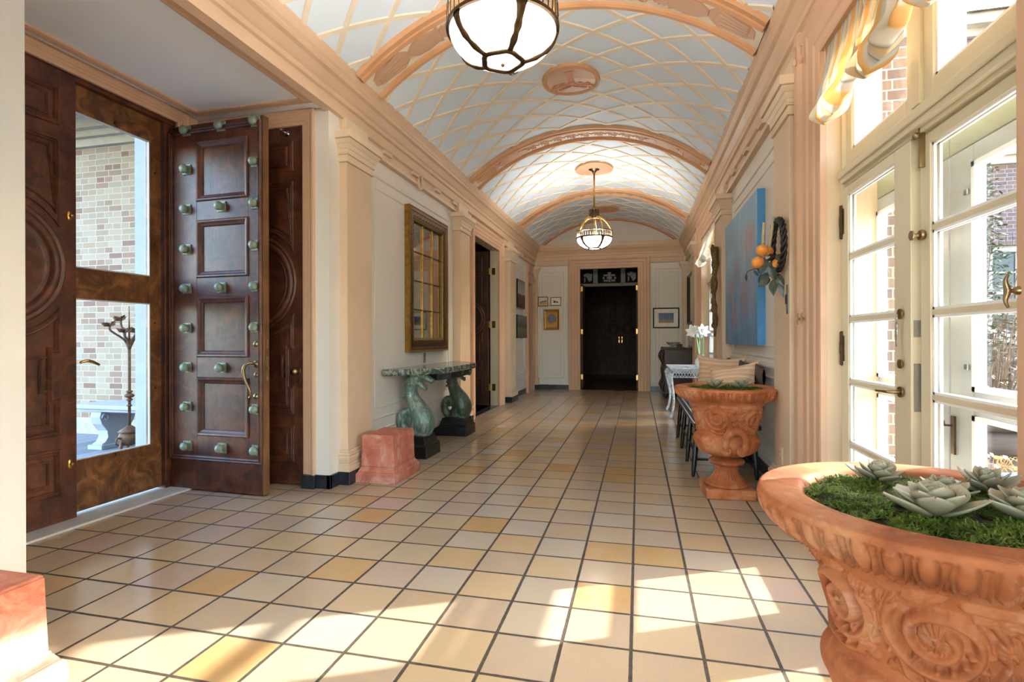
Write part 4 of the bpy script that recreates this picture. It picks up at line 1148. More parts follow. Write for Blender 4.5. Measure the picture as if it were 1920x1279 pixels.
# ================================================================== PENDANT LAMPS
def pendant():
    root = thing('pendant_lamp', 'large bronze pendant lamp with frosted bowl hanging at the top of the photo', 'lamp', (XC, 2.62, 0), 0, 'pendant lamps of the corridor')
    m = MB(); m.lathe([(.001, 3.86), (.085, 3.855), (.088, 3.83), (.06, 3.815), (.035, 3.80), (.022, 3.77), (.012, 3.765)], 24); m.build('canopy', M['dark_brass'], root, smooth='auto')
    m = MB(); m.lathe([(.013, 3.20), (.013, 3.78)], 12); m.lathe([(.018, 3.50), (.02, 3.51), (.018, 3.52)], 12); m.build('rod', M['brass'], root, smooth=True)
    m = MB(); m.lathe([(.014, 3.24), (.03, 3.23), (.045, 3.20), (.03, 3.16), (.055, 3.13), (.062, 3.10), (.05, 3.06), (.02, 3.05)], 16)
    for i in range(8):
        a = 2*PI*i/8; c, s_ = math.cos(a), math.sin(a)
        m.tube([(.055*c, .055*s_, 3.06), (.062*c, .062*s_, 3.12), (.06*c, .06*s_, 3.17), (.085*c, .085*s_, 3.205)], [(.016, .008), (.018, .008), (.014, .006), (.006, .004)], 6, smooth=3)
    m.build('crown', M['dark_brass'], root, smooth='auto')
    for i in range(5):
        a = 2*PI*i/5+.26; c, s_ = math.cos(a), math.sin(a)
        m = MB(); m.tube([(.04*c, .04*s_, 3.075), (.12*c, .12*s_, 3.065), (.21*c, .21*s_, 2.99), (.262*c, .262*s_, 2.90), (.278*c, .278*s_, 2.82)], [(.016, .004), (.012, .004), (.015, .004), (.012, .004), (.012, .004)], 8, smooth=4, up=(0, 0, 1))
        m.build('strap', M['brass'], root, smooth=True)
    m = MB(); m.lathe([(.272, 2.735), (.288, 2.735), (.290, 2.750), (.283, 2.758), (.272, 2.757), (.272, 2.735)], 48, cap=False)
    m.lathe([(.272, 2.835), (.284, 2.835), (.285, 2.848), (.272, 2.848), (.272, 2.835)], 48, cap=False)
    n = 44
    for i in range(n):
        a = 2*PI*i/n; c, s_ = math.cos(a), math.sin(a)
        m.tube([(.279*c, .279*s_, 2.752), (.281*c, .281*s_, 2.80), (.279*c, .279*s_, 2.852), (.279*c, .279*s_, 2.868)], [(.004, .009), (.004, .010), (.004, .009), (.002, .003)], 6)
    m.build('gallery', M['dark_brass'], root, smooth='auto')
    def bowl_z(r): return 2.575+.165*(1-math.sqrt(max(0, 1-(r/.272)**2)))
    m = MB(); m.lathe([(.001, bowl_z(0))]+[(.272*math.sin(t*PI/2/14), 2.74-.165*math.cos(t*PI/2/14)) for t in range(1, 15)], 48, cap=False); m.build('glass_bowl', M['lamp_glass'], root, smooth=True)
    for i in range(5):
        a = 2*PI*i/5+.26; c, s_ = math.cos(a), math.sin(a)
        P = []; 
        for t in range(0, 9):
            th = .36+(PI/2-.36)*t/8; r = .277*math.sin(th); P.append((r*c, r*s_, 2.741-.171*math.cos(th)))
        R = [(.016, .008), (.014, .008), (.020, .011), (.014, .008), (.021, .011), (.016, .009), (.020, .008), (.024, .007), (.034, .007)]
        m = MB(); m.tube(P, R, 8, up=(-s_, c, 0)); m.build('rib', M['dark_brass'], root, smooth=True)
    m = MB(); n = 32; P = []
    for i in range(n):
        a = 2*PI*i/n; r = .098+.006*math.cos(5*(a-.26)); P.append((r*math.cos(a), r*math.sin(a), 2.583))
    m.tube(P, (.009, .015), 8, closed=True); m.build('bottom_ring', M['dark_brass'], root, smooth=True)
    m = MB(); m.ball((0, 0, 2.567), .010, 8, 6); m.build('finial', M['dark_brass'], root, smooth=True)
    m = MB(); m.lathe([(.02, 2.80), (.022, 2.86), (.012, 2.87), (.012, 3.06)], 12)
    for i in range(3):
        a = 2*PI*i/3+.9; m.tube([(0, 0, 2.82), (.10*math.cos(a), .10*math.sin(a), 2.80)], .010, 8)
    m.build('socket_cluster', M['old_brass'], root, smooth='auto')
    return root
lamp1 = pendant()
lamp2 = copy_tree(lamp1); lamp2.location = (XC, 8.40, 0)
lamp2['label'] = 'far bronze pendant lamp hung on a long rod, glowing before the end wall'
LAMP_W = 12
for root in (lamp1, lamp2):
    for i in range(3):
        a = 2*PI*i/3+.9
        ld = bpy.data.lights.new('bulb', 'POINT'); ld.energy = LAMP_W; ld.shadow_soft_size = .035; ld.color = (1, .95, .88)
        lo_ = bpy.data.objects.new('bulb', ld); COL.objects.link(lo_); lo_.parent = root; lo_.location = (.13*math.cos(a), .13*math.sin(a), 2.775)

# ================================================================== TERRACOTTA PLINTHS
def plinth(loc, mat, lab):
    m = MB()
    for z0, z1, a, b in ((0, .07, .250, .250), (.07, .085, .250, .235), (.085, .115, .235, .215), (.115, .125, .218, .208), (.125, .375, .208, .200), (.375, .385, .200, .194)):
        m.frustum(0, 0, z0, z1, a*.70, a, b*.70, b)
    ob = m.build('terracotta_plinth', M[mat], loc=loc, bevel=.006)
    return tag(ob, lab, 'plinth', 'terracotta plinths flanking the entrance')
plinth((-2.073, 4.145, 0), 'terracotta_red', 'red terracotta block plinth on the floor before the console table')
plinth((-2.075, 1.160, 0), 'terracotta_chalky', 'chalky worn terracotta plinth cut off at the lower left corner')

# ================================================================== CONSOLE TABLE WITH SEA SERPENT LEGS
def console():
    root = thing('console_table', 'half-round green marble console table on two bronze sea serpents', 'table', (XL, 5.60, 0))
    def front(y, s=1.0):      # half-round outline, y from -1 to 1
        t = abs(y); return (.47*(1-max(0, (t-.35)/.65)**2.2*.93))*s
    W = 1.02
    m = MB(); n = 40
    edge = [(.0, .818, .975), (.0, .830, .992), (.0, .850, 1.0), (.0, .868, 1.0), (.0, .880, .985)]
    v = []; f = []
    for (_, z, s_) in edge:
        for i in range(n+1):
            y = -1+2*i/n; v.append((.022+front(y, s_), y*W*s_, z))
        v += [(.022, W*s_, z), (.022, -W*s_, z)]
    q = n+3
    for j in range(4):
        for i in range(q): f.append((j*q+i, j*q+(i+1) % q, (j+1)*q+(i+1) % q, (j+1)*q+i))
    f.append(tuple(range(q-1, -1, -1))); f.append(tuple(4*q+i for i in range(q)))
    m.add(v, f); m.build('table_top', M['green_marble'], root)
    m = MB(); m.prism([(.022, -.42), (.34, -.40), (.395, -.15), (.40, .15), (.36, .62), (.30, .80), (.022, .82)], lambda u, v_, h: (u, v_, h), .735, .819)
    m.build('apron', M['gilt_dark'] if False else M['base_black'], root, bevel=.003)
    m = MB(); m.prism([(.30, .28), (.408, .28), (.372, .66), (.28, .66)], lambda u, v_, h: (u, v_, h), .750, .810)
    dr = m.build('drawer', M['base_black'], root, bevel=.003)
    m = MB(); m.ball((.41, .47, .78), .015, 10, 8); m.build('knob', M['old_brass'], dr, smooth=True)
    # serpent: local x = out from the wall, z up; mouth turned into the room
    def serpent(yc, mat, lab):
        m = MB()
        body = [(.235, 0, .225), (.265, 0, .26), (.275, 0, .33), (.25, 0, .41), (.195, 0, .50), (.15, 0, .58), (.135, 0, .66), (.15, 0, .735), (.19, 0, .785)]
        m.tube([(x, yc+y, z) for x, y, z in body], [(.075, .08), (.10, .105), (.115, .12), (.105, .11), (.085, .09), (.068, .075), (.063, .07), (.07, .075), (.06, .07)], 18, smooth=4, up=(1, 0, 0))
        # chest folding down to the paws
        m.tube([(.25, yc, .34), (.20, yc, .27), (.19, yc, .215)], [(.09, .10), (.085, .10), (.09, .11)], 14, smooth=3, up=(1, 0, 0))
        for sy in (-.055, .055):
            m.tube([(.20, yc+sy, .26), (.25, yc+sy, .225), (.31, yc+sy, .208)], [(.05, .045), (.045, .045), (.03, .035)], 12, smooth=3)
            for q in (-.018, 0, .018): m.tube([(.30, yc+sy+q, .212), (.335, yc+sy+q*1.3, .203)], [.014, .010], 8)
        # head: skull, snout, lower jaw
        m.tube([(.15, yc, .72), (.21, yc, .775), (.27, yc, .785), (.33, yc, .765), (.375, yc, .735)], [(.06, .075), (.055, .075), (.042, .06), (.032, .05), (.022, .036)], 14, smooth=4, up=(0, 0, 1))
        m.tube([(.20, yc, .735), (.25, yc, .705), (.29, yc, .672), (.305, yc, .655)], [(.035, .055), (.026, .045), (.020, .036), (.013, .024)], 12, smooth=4, up=(0, 0, 1))
        for sy in (-.03, .03):
            m.ball((.365, yc+sy*.7, .758), .018, 10, 7); m.ball((.29, yc+sy*1.6, .805), .024, 10, 7)
            m.tube([(.25, yc+sy*1.5, .80), (.20, yc+sy*2.2, .815), (.15, yc+sy*2.0, .80)], [(.012, .03), (.014, .035), (.006, .01)], 8, smooth=3)
            for q in range(4):       # mane and gill fins
                z = .77-.055*q
                m.tube([(.17-.01*q, yc+sy*2.0, z), (.115-.01*q, yc+sy*2.4, z-.005), (.085, yc+sy*2.0, z-.035)], [(.010, .022), (.010, .02), (.003, .008)], 8, smooth=3)
        m.tube([(.30, yc, .69), (.315, yc, .70)], [.012, .008], 8)
        # tail curling up behind
        m.tube([(.17, yc, .24), (.09, yc-.03, .245), (.055, yc-.05, .31), (.06, yc-.06, .39), (.095, yc-.055, .44), (.125, yc-.02, .41), (.14, yc, .35)], [(.06, .06), (.055, .05), (.045, .04), (.042, .04), (.036, .035), (.04, .035), (.05, .04)], 12, smooth=4)
        o = m.build('serpent_leg', M[mat], root, smooth=True)
        rm = o.modifiers.new('remesh', 'REMESH'); rm.mode = 'VOXEL'; rm.voxel_size = .008; rm.use_smooth_shade = True
        sm = o.modifiers.new('smooth', 'SMOOTH'); sm.iterations = 4; sm.factor = .5
        o['label'] = lab
        b = MB()
        for z0, z1, a, a1 in ((0, .115, .185, .180), (.115, .13, .178, .165), (.13, .175, .160, .152), (.175, .208, .145, .140)): b.frustum(.195, yc, z0, z1, a, a, a1, a1)
        b.build('base_block', M['black_stone'], o, bevel=.004)
    serpent(-.62, 'bronze_green', 'bright verdigris serpent leg nearest the plinth')
    serpent(.60, 'bronze_dark', 'darker green serpent leg at the far end')
console()

# ================================================================== GILT MIRROR, OUTLETS AND SWITCHES
def mirror_frame():
    y0, y1, z0, z1 = 5.13, 6.27, 1.03, 2.585
    root = thing('wall_mirror', 'tall gilt framed mirror with twelve panes above the console table', 'mirror', (XL, (y0+y1)/2, (z0+z1)/2))
    h, v_ = (y1-y0)/2, (z1-z0)/2
    mp = lambda u, v, hh: (hh, u, v)
    m = MB(); m.mould(rect(-h, h, -v_, v_), [(0, .004), (0, .05), (.02, .062), (.045, .058), (.05, .05), (.11, .044), (.115, .05), (.14, .04), (.15, .022), (.15, .004)], mp, closed=True)
    m.build('frame', M['gilt_dark'], root)
    m = MB()
    for (o, hh, r) in ((.008, .058, .010), (.132, .040, .011)):
        P = rect(-h+o, h-o, -v_+o, v_-o); m.mould(P, [(-r, hh-r), (-r, hh), (0, hh+r*.6), (r, hh), (r, hh-r)], mp, closed=True)
    m.box(-.0, .052, -h-.002, -h+.004, -v_, v_)
    m.build('gilt_edge', M['gilt'], root)
    m = MB()      # leaf scrolls carved along the frame
    def leaf(u, v, a):
        c, s_ = math.cos(a), math.sin(a)
        pts = [(-.028, 0), (-.010, .017), (.012, .013), (.03, 0), (.012, -.013), (-.010, -.017)]
        m.prism([(u+p*c-q*s_, v+p*s_+q*c) for p, q in pts], mp, .044, .054)
    nn = 26
    for i in range(nn):
        u = -h+.08+(2*h-.16)*i/(nn-1)
        for v in (-v_+.08, v_-.08): leaf(u, v, .7 if i % 2 else -.7)
    nn = 36
    for i in range(nn):
        v = -v_+.1+(2*v_-.2)*i/(nn-1)
        for u in (-h+.08, h-.08): leaf(u, v, .9 if i % 2 else 2.2)
    m.build('carved_leaves', M['gilt_dark'], root)
    m = MB(); m.box(.006, .012, -h+.14, h-.14, -v_+.14, v_-.14); m.build('mirror_glass', M['antique_mirror'], root)
    m = MB(); a, b = h-.145, v_-.145
    for i in (1, 2): m.box(.012, .026, -a+2*a*i/3-.010, -a+2*a*i/3+.010, -b, b)
    m.build('glazing_bars', M['gilt'], root, bevel=.003)
    m = MB()
    for i in (1, 2, 3): m.box(.012, .024, -a, a, -b+2*b*i/4-.007, -b+2*b*i/4+.007)
    m.build('glazing_bars', M['gilt_dark'], root, bevel=.003)
mirror_frame()
def plate(name, x, sg, y, z, w_, h_, mat, lab, cat, slots='outlet'):
    m = MB(); m.box(x, x+sg*.007, y-w_/2, y+w_/2, z-h_/2, z+h_/2); o = m.build(name, M[mat], bevel=.002); tag(o, lab, cat)
    m = MB()
    if slots == 'outlet':
        for dz in (-.024, .024):
            m = MB(); m.box(x+sg*.005, x+sg*.0085, y-.016, y+.016, z+dz-.014, z+dz+.014); q = m.build('socket', M[mat], o, bevel=.002)
            m = MB()
            for dy in (-.008, .008): m.box(x+sg*.006, x+sg*.009, y+dy-.0018, y+dy+.0018, z+dz-.005, z+dz+.008)
            m.build('slots', M['dark_void'], q)
    else:
        m.box(x+sg*.004, x+sg*.016, y-.012, y+.012, z-.03, z+.03); m.build('switch_button', M[slots], o, bevel=.002)
plate('power_outlet', XL, 1, 5.64, .955, .072, .115, 'plate_grey', 'grey metal power outlet on the wall under the gilt mirror', 'outlet')
plate('power_outlet', PR, -1, 3.92, .37, .072, .115, 'plastic_tan', 'tan power outlet low on the pilaster beside the urn', 'outlet')
plate('wall_switch', XL, 1, 7.16, 1.58, .09, .13, 'chrome', 'chrome switch plate left of the side doorway', 'switch', 'old_brass')
plate('wall_switch', PR, -1, 3.752, 1.42, .05, .19, 'plate_grey', 'narrow grey control plate at the edge of the wreath pilaster', 'switch', 'iron')

# ================================================================== PICTURES
def framed(name, mapf, w_, h_, fw, fmat, art, mat_w, lab, depth=.022):
    """mapf maps (u, v, h) around the picture centre"""
    root = thing(name, lab, 'picture', mapf(0, 0, 0)); o = Vector(mapf(0, 0, 0))
    mp = lambda u, v, h: tuple(Vector(mapf(u, v, h))-o)
    m = MB(); m.mould(rect(-w_/2, w_/2, -h_/2, h_/2), [(0, .001), (0, depth), (fw*.3, depth*1.15), (fw*.7, depth*.9), (fw, depth*.55), (fw, .001)], mp, closed=True); m.build('frame', M[fmat], root)
    m = MB(); a, b = w_/2-fw*.9, h_/2-fw*.9
    if mat_w:
        m.prism(rect(-a, a, -b, b), mp, .001, depth*.4); m.build('mount', M['mat_white'], root); a -= mat_w; b -= mat_w
    m = MB(); m.prism(rect(-a, a, -b, b), mp, .002, depth*.5); m.build('painting', M[art], root)
    return root, mp
FE = lambda x, z: (lambda u, v, h: (x+u, YE-h, z+v))
framed('small_picture', FE(-2.155, 2.035), .235, .225, .02, 'gilt', 'art_field', .015, 'small gilt framed landscape of a gold field, upper left on the end wall')
r, mp = framed('small_picture', FE(-1.855, 2.03), .25, .20, .016, 'gilt', 'mat_white', 0, 'small framed picture of a black animal on white, right of the gold field')
m = MB(); m.prism([(-.06, -.03), (-.045, .015), (-.06, .035), (-.04, .03), (-.02, .005), (.04, .0), (.06, -.02), (.06, -.035), (.03, -.03), (.0, -.02), (-.03, -.035)], mp, .010, .014); m.build('painted_animal', M['frame_black'], r)
r, mp = framed('mask_picture', FE(-1.95, 1.61), .375, .48, .055, 'gilt', 'art_gold', 0, 'gold framed picture of a blue grey face under the two small pictures')
m = MB(); c = mp(0, .01, .02); m.ball(c, .075, 14, 10, (1, .22, 1.15)); m.ball(mp(0, -.01, .032), .02, 8, 6, (.7, .6, 1.5))
for i in range(11):
    a = PI*(i/10)*1.3-.47; m.ball(mp(.082*math.cos(a), .02+.09*math.sin(a), .016), .024, 8, 6, (1, .4, 1))
m.build('painted_face', M['canvas_blue'] if False else M['planter_grey'], r, smooth=True)
r, mp = framed('tree_picture', FE(.595, 1.62), .56, .45, .026, 'frame_black', 'art_trees', .095, 'black framed landscape with a row of dark trees, right of the end doorway')
m = MB()
for i in range(6):
    x = -.13+.045*i; m.prism([(x-.010, -.05), (x+.010, -.05), (x+.008, .02), (x, .055), (x-.008, .02)], mp, .012, .0135)
m.build('painted_trees', M['frame_black'], r)
def canvas(name, x, sg, y0, y1, z0, z1, t_, art, edge, lab):
    m = MB(); m.box(sg*.001, sg*(t_-.001), y0, y1, z0, z1); o = m.build(name, M[edge], loc=(x, 0, 0)); tag(o, lab, 'picture')
    m = MB(); m.box(sg*(t_-.002), sg*t_, y0+.001, y1-.001, z0+.001, z1-.001); m.build('painted_face', M[art], o)
    return o
canvas('canvas_painting', XL, 1, 10.34, 11.02, 1.80, 2.375, .035, 'art_two_tone', 'frame_black', 'upper unframed canvas, pale grey over dark brown, on the left wall')
canvas('canvas_painting', XL, 1, 10.32, 11.24, 1.185, 1.655, .03, 'art_grey_land', 'frame_black', 'lower unframed grey landscape canvas beneath the two tone one')
canvas('canvas_painting', XR, -1, 4.86, 6.55, 1.105, 2.44, .065, 'art_abstract', 'canvas_blue', 'large blue abstract painting with red streaks above the bench')
def FR_(y, z): return lambda u, v, h: (XR-h, y+u, z+v)
framed('dark_framed_picture', FR_(11.1, 1.96), 1.12, 1.02, .05, 'frame_black', 'antique_mirror', 0, 'tall black framed glass on the right wall above the dark chest', .05)

# ================================================================== URNS
def build_urn_mesh():
    prof = [(.203, .47), (.200, .50), (.202, .535), (.211, .575), (.225, .62), (.244, .66), (.268, .69), (.292, .708), (.302, .714),
            (.318, .716), (.338, .728), (.356, .748), (.368, .770), (.374, .788), (.372, .800), (.365, .806), (.330, .808), (.290, .806), (.276, .798), (.268, .780), (.265, .750)]
    low = [(.058, .288), (.085, .291), (.125, .300), (.165, .318), (.198, .340), (.216, .366), (.230, .394), (.233, .415), (.228, .437), (.215, .455), (.206, .464)]
    P = low+prof
    # resample along the curve
    pts = []
    for i in range(len(P)-1):
        p0, p1, p2, p3 = [Vector(P[max(0, min(len(P)-1, i+q))]) for q in (-1, 0, 1, 2)]
        seg = max(2, int((p2-p1).length/.0028))
        for q in range(seg):
            t = q/seg
            pts.append(.5*((2*p1)+(p2-p0)*t+(2*p0-5*p1+4*p2-p3)*t*t+(3*p1-p0-3*p2+p3)*t**3))
    pts.append(Vector(P[-1]))
    R = np.array([p[0] for p in pts]); Z = np.array([p[1] for p in pts])
    n = 760; th = np.linspace(0, 2*PI, n, endpoint=False)
    TH, ZZ = np.meshgrid(th, Z); RR = np.repeat(R[:, None], n, 1)
    H = np.zeros_like(TH)
    # carved frieze: acanthus scrolls with a flower inside each, alternating hands
    zone = (Z > .462) & (Z < .695)
    per = 2*PI/6; u = ((TH+.4) % per)/per-.5; cell = np.floor(((TH+.4) % (2*PI))/per)
    hand = np.where(cell % 2 == 0, 1, -1)
    U = u*per*.235*hand; V = ZZ-.580
    curves = []
    c0 = (-.018, .008)
    sp = []
    for i in range(46):
        a = i/45*3.4*PI; r = .090*(1-i/45*.72)
        sp.append((c0[0]+r*math.cos(a+2.6)*1.0, c0[1]+r*math.sin(a+2.6)*.98))
    curves.append((sp, .0115, .024))
    curves.append(([(c0[0]+(p[0]-c0[0])*1.16, c0[1]+(p[1]-c0[1])*1.13) for p in sp[:22]], .007, .016))
    curves.append(([(-.09, -.03), (-.07, -.085), (-.01, -.105), (.06, -.095), (.12, -.07)], .011, .020))
    curves.append(([(.06, .07), (.09, .03), (.10, -.02), (.085, -.06), (.05, -.07), (.04, -.045), (.06, -.035)], .009, .014))
    curves.append(([(.02, .10), (.07, .095), (.12, .085)], .010, .012))
    for i in range(9):       # acanthus fingers off the outer curl
        a = 2.6+i*.42; r0, r1 = .086-.004*i, .110-.003*i
        curves.append(([(c0[0]+r0*math.cos(a), c0[1]+r0*math.sin(a)), (c0[0]+r1*math.cos(a+.28), c0[1]+r1*math.sin(a+.28))], .0065, .019))
    for i in range(5):
        x = .045+.02*i; curves.append(([(x, .078-.01*i), (x+.018, .098-.012*i)], .006, .012)); curves.append(([(x, -.078+.004*i), (x+.02, -.052+.002*i)], .006, .012))
    def add_curve(pts_, w_, h_):
        nonlocal H
        best = np.full(TH.shape, 9.0)
        for (ax, ay), (bx, by) in zip(pts_[:-1], pts_[1:]):
            dx, dy = bx-ax, by-ay; L = dx*dx+dy*dy
            t = np.clip(((U-ax)*dx+(V-ay)*dy)/L, 0, 1)
            best = np.minimum(best, (U-ax-t*dx)**2+(V-ay-t*dy)**2)
        d = np.sqrt(best)/w_
        H = np.maximum(H, h_*np.clip(1-d*d, 0, 1)**.6)
    for c, w_, h_ in curves: add_curve(c, w_, h_)
    def add_leaf(x, y, ang, L, Wd, bend=0.0, h_=.020):      # ribbed, serrated acanthus leaf
        nonlocal H
        ca, sa = math.cos(ang), math.sin(ang)
        p = ((U-x)*ca+(V-y)*sa)/L; q = (-(U-x)*sa+(V-y)*ca)-bend*L*np.clip(p, 0, 1)**2
        ww = Wd*np.clip(np.sin(PI*np.clip(p*.96+.04, 0, 1)), 0, 1)**.7*(1+.22*np.sin(p*26))
        t_ = np.abs(q)/np.maximum(ww, 1e-4)
        body = np.clip(1-t_**2.5, 0, 1)*(p > 0)*(p < 1)
        rib = .62+.38*np.cos(q/Wd*9-p*5*np.sign(q))**2
        H = np.maximum(H, h_*body*rib*(.55+.45*np.clip(p*1.6, 0, 1)))
    for lf in ((-.112, -.085, .35, .085, .020, .3), (-.02, -.112, .10, .085, .018, .25), (.055, -.10, .75, .085, .018, -.2), (.03, .070, .35, .075, .019, -.3), (.105, .045, 1.15, .060, .016, .3), (.092, -.03, -1.0, .062, .016, .3), (-.116, .02, 1.3, .075, .017, -.2), (-.07, .092, .1, .07, .015, .2), (.10, -.075, -.3, .05, .014, .2)): add_leaf(*lf)
    for (fx, fy, fr, np_) in ((c0[0], c0[1], .036, 9), (.098, .012, .026, 6), (-.105, .06, .02, 6)):
        X = U-fx; Y = V-fy; r = np.sqrt(X*X+Y*Y)/fr; ph = np.arctan2(Y, X)
        pet = np.clip(1-r, 0, 1)**.35*(.55+.45*np.cos(np_*ph)**2)*np.where(r > .3, 1, .9)
        H = np.maximum(H, .022*pet)
        H = np.maximum(H, .025*np.clip(1-(r/.28)**2, 0, 1))
    H *= (zone[:, None])*np.clip((.695-ZZ)/.02, 0, 1)*np.clip((ZZ-.462)/.02, 0, 1)
    # egg and dart on the rim
    s = np.clip((ZZ-.718)/(.787-.718), 0, 1); on = (RR > .305) & (ZZ < .79)
    ph = (TH*44/(2*PI)) % 1-.5
    e = (ph/.30)**2+((s-.62)/.56)**2
    egg = .014*np.clip(1-e, 0, 1)**.5; rim = .012*np.clip(1-np.abs(np.sqrt(e)-1.28)/.18, 0, 1)
    dart = .008*np.clip(1-np.abs(np.abs(ph)-.5)/.05, 0, 1)*np.clip(1-s, 0, 1)
    H += on*(np.maximum(np.maximum(egg, rim), dart)-.008)*np.clip((.79-ZZ)/.006, 0, 1)
    # gadroons under the belly and a small knurl on the belly edge
    g = (ZZ < .385)
    H += g*.006*np.abs(np.sin(TH*12))*np.clip((ZZ-.292)/.03, 0, 1)*np.clip((.385-ZZ)/.03, 0, 1)
    H += ((ZZ > .385) & (ZZ < .46))*.0045*np.sin(TH*9+np.sin(ZZ*60))*np.sin((ZZ-.385)/.075*PI)
    # push along the local normal
    dR = np.gradient(R); dZ = np.gradient(Z); L = np.sqrt(dR**2+dZ**2)+1e-9
    nr, nz = dZ/L, -dR/L
    r2 = RR+H*nr[:, None]; z2 = ZZ+H*nz[:, None]
    v = np.stack([r2*np.cos(TH), r2*np.sin(TH), z2], -1).reshape(-1, 3)
    m = len(Z)
    i = np.arange(n); f = []
    for j in range(m-1):
        a = j*n+i; b = j*n+(i+1) % n
        f += np.stack([a, b, b+n, a+n], 1).tolist()
    mb = MB(); mb.v = [tuple(p) for p in v.tolist()]; mb.f = [tuple(q) for q in f]; mb.mi = [0]*len(f); mb.sm = [True]*len(f)
    return mb
def urn():
    root = thing('garden_urn', 'huge carved terracotta urn of succulents filling the lower right corner', 'urn', (.658, 1.372, 0), 0, 'carved terracotta urns')
    b = build_urn_mesh().build('bowl', M['terracotta'], root, smooth=True)
    for sg in (-1, 1):
        m = MB()
        Q = [(-.050, .225, .365), (-.066, .268, .405), (-.062, .290, .462), (-.036, .300, .506), (0, .302, .520), (.036, .300, .506), (.062, .290, .462), (.066, .268, .405), (.050, .225, .365)]
        m.tube([(x*-sg, (y+.012)*sg, z) for x, y, z in Q], [(.022, .024), (.020, .024), (.019, .022), (.021, .023), (.024, .026), (.021, .023), (.019, .022), (.020, .024), (.022, .024)], 14, smooth=5)
        m.tube([(x*-sg*1.25, y*sg*.975, z*1.0+.012) for x, y, z in Q[1:-1]], .010, 10, smooth=4)
        for sx in (-1, 1):
            m.ball((sx*.052, sg*.238, .368), .036, 14, 10, (1, .8, 1.1)); m.ball((sx*.052, sg*.266, .360), .012, 8, 6); m.ball((sx*.035, sg*.262, .385), .010, 8, 6); m.ball((sx*.07, sg*.258, .385), .010, 8, 6)
        m.build('handle', M['terracotta'], root, smooth=True)
    m = MB(); n = 112
    prof = [(.150, .074), (.158, .080), (.160, .090), (.152, .098), (.140, .102), (.122, .116), (.104, .138), (.090, .160), (.080, .182), (.076, .190), (.083, .195), (.085, .204), (.079, .211), (.080, .218), (.092, .224), (.118, .234), (.127, .246), (.127, .256), (.118, .266), (.096, .273), (.076, .280), (.062, .292)]
    v = []
    for r, z in prof:
        for i in range(n):
            a = 2*PI*i/n
            q = r*(1-.045*(1-abs(math.sin(14*a)))) if .105 < z < .187 else r
            v.append((q*math.cos(a), q*math.sin(a), z))
    m.add(v, [(j*n+i, j*n+(i+1) % n, (j+1)*n+(i+1) % n, (j+1)*n+i) for j in range(len(prof)-1) for i in range(n)])
    m.build('pedestal', M['terracotta'], root, smooth='auto')
    m = MB(); m.box(-.172, .172, -.172, .172, 0, .076); m.build('foot_block', M['terracotta'], root, bevel=.012, seg=3)
    return root
urn1 = urn()
urn2 = copy_tree(urn1); urn2.location = (.640, 4.235, 0); urn2.rotation_euler = (0, 0, .06)
urn2['label'] = 'whole carved terracotta urn standing on the floor before the bench'

def planting(cx, cy, rot, lab):
    r_ = random.Random(3)
    m = MB(); n = 40
    def sz(x, y): return .778+.022*noise.noise(Vector((x*9, y*9, 1)))+.018*max(0, 1-(x*x+y*y)/.07)
    m.grid(lambda u, v: (.272*v*math.cos(2*PI*u), .272*v*math.sin(2*PI*u), sz(.272*v*math.cos(2*PI*u), .272*v*math.sin(2*PI*u))-.006), n, 10, closed_u=True)
    o = m.build('potting_soil', M['soil'], loc=(cx, cy, 0), smooth=True); tag(o, 'soil in the %s urn' % lab, 'soil'); o['kind'] = 'stuff'
    m = MB(); v = []; f = []
    for i in range(22000):
        a = r_.uniform(0, 2*PI); q = .268*math.sqrt(r_.random()); x, y = q*math.cos(a), q*math.sin(a)
        d = noise.noise(Vector((x*14, y*14, 4)))
        if d < -.28 or (q > .245 and r_.random() < .5): continue
        z = sz(x, y)+r_.uniform(-.006, .004); L = r_.uniform(.012, .032)*(1+.8*d); b = r_.uniform(0, 2*PI); w_ = r_.uniform(.0008, .0018)
        tx, ty = math.cos(b), math.sin(b); up = r_.uniform(.05, .85)
        px_, py_ = -ty*w_, tx*w_
        k0 = len(v)
        v += [(x-px_, y-py_, z), (x+px_, y+py_, z), (x+tx*L*.45+px_, y+ty*L*.45+py_, z+L*up*.6), (x+tx*L*.45-px_, y+ty*L*.45-py_, z+L*up*.6), (x+tx*L, y+ty*L, z+L*up*.62)]
        f += [(k0, k0+1, k0+2, k0+3), (k0+3, k0+2, k0+4)]
    m.add(v, f); o = m.build('moss', M['moss'], loc=(cx, cy, 0), rot=(0, 0, rot)); tag(o, 'green moss covering the soil of the %s urn' % lab, 'moss', kind='stuff')
planting(.658, 1.372, 0, 'near'); planting(.640, 4.235, 1.2, 'far')

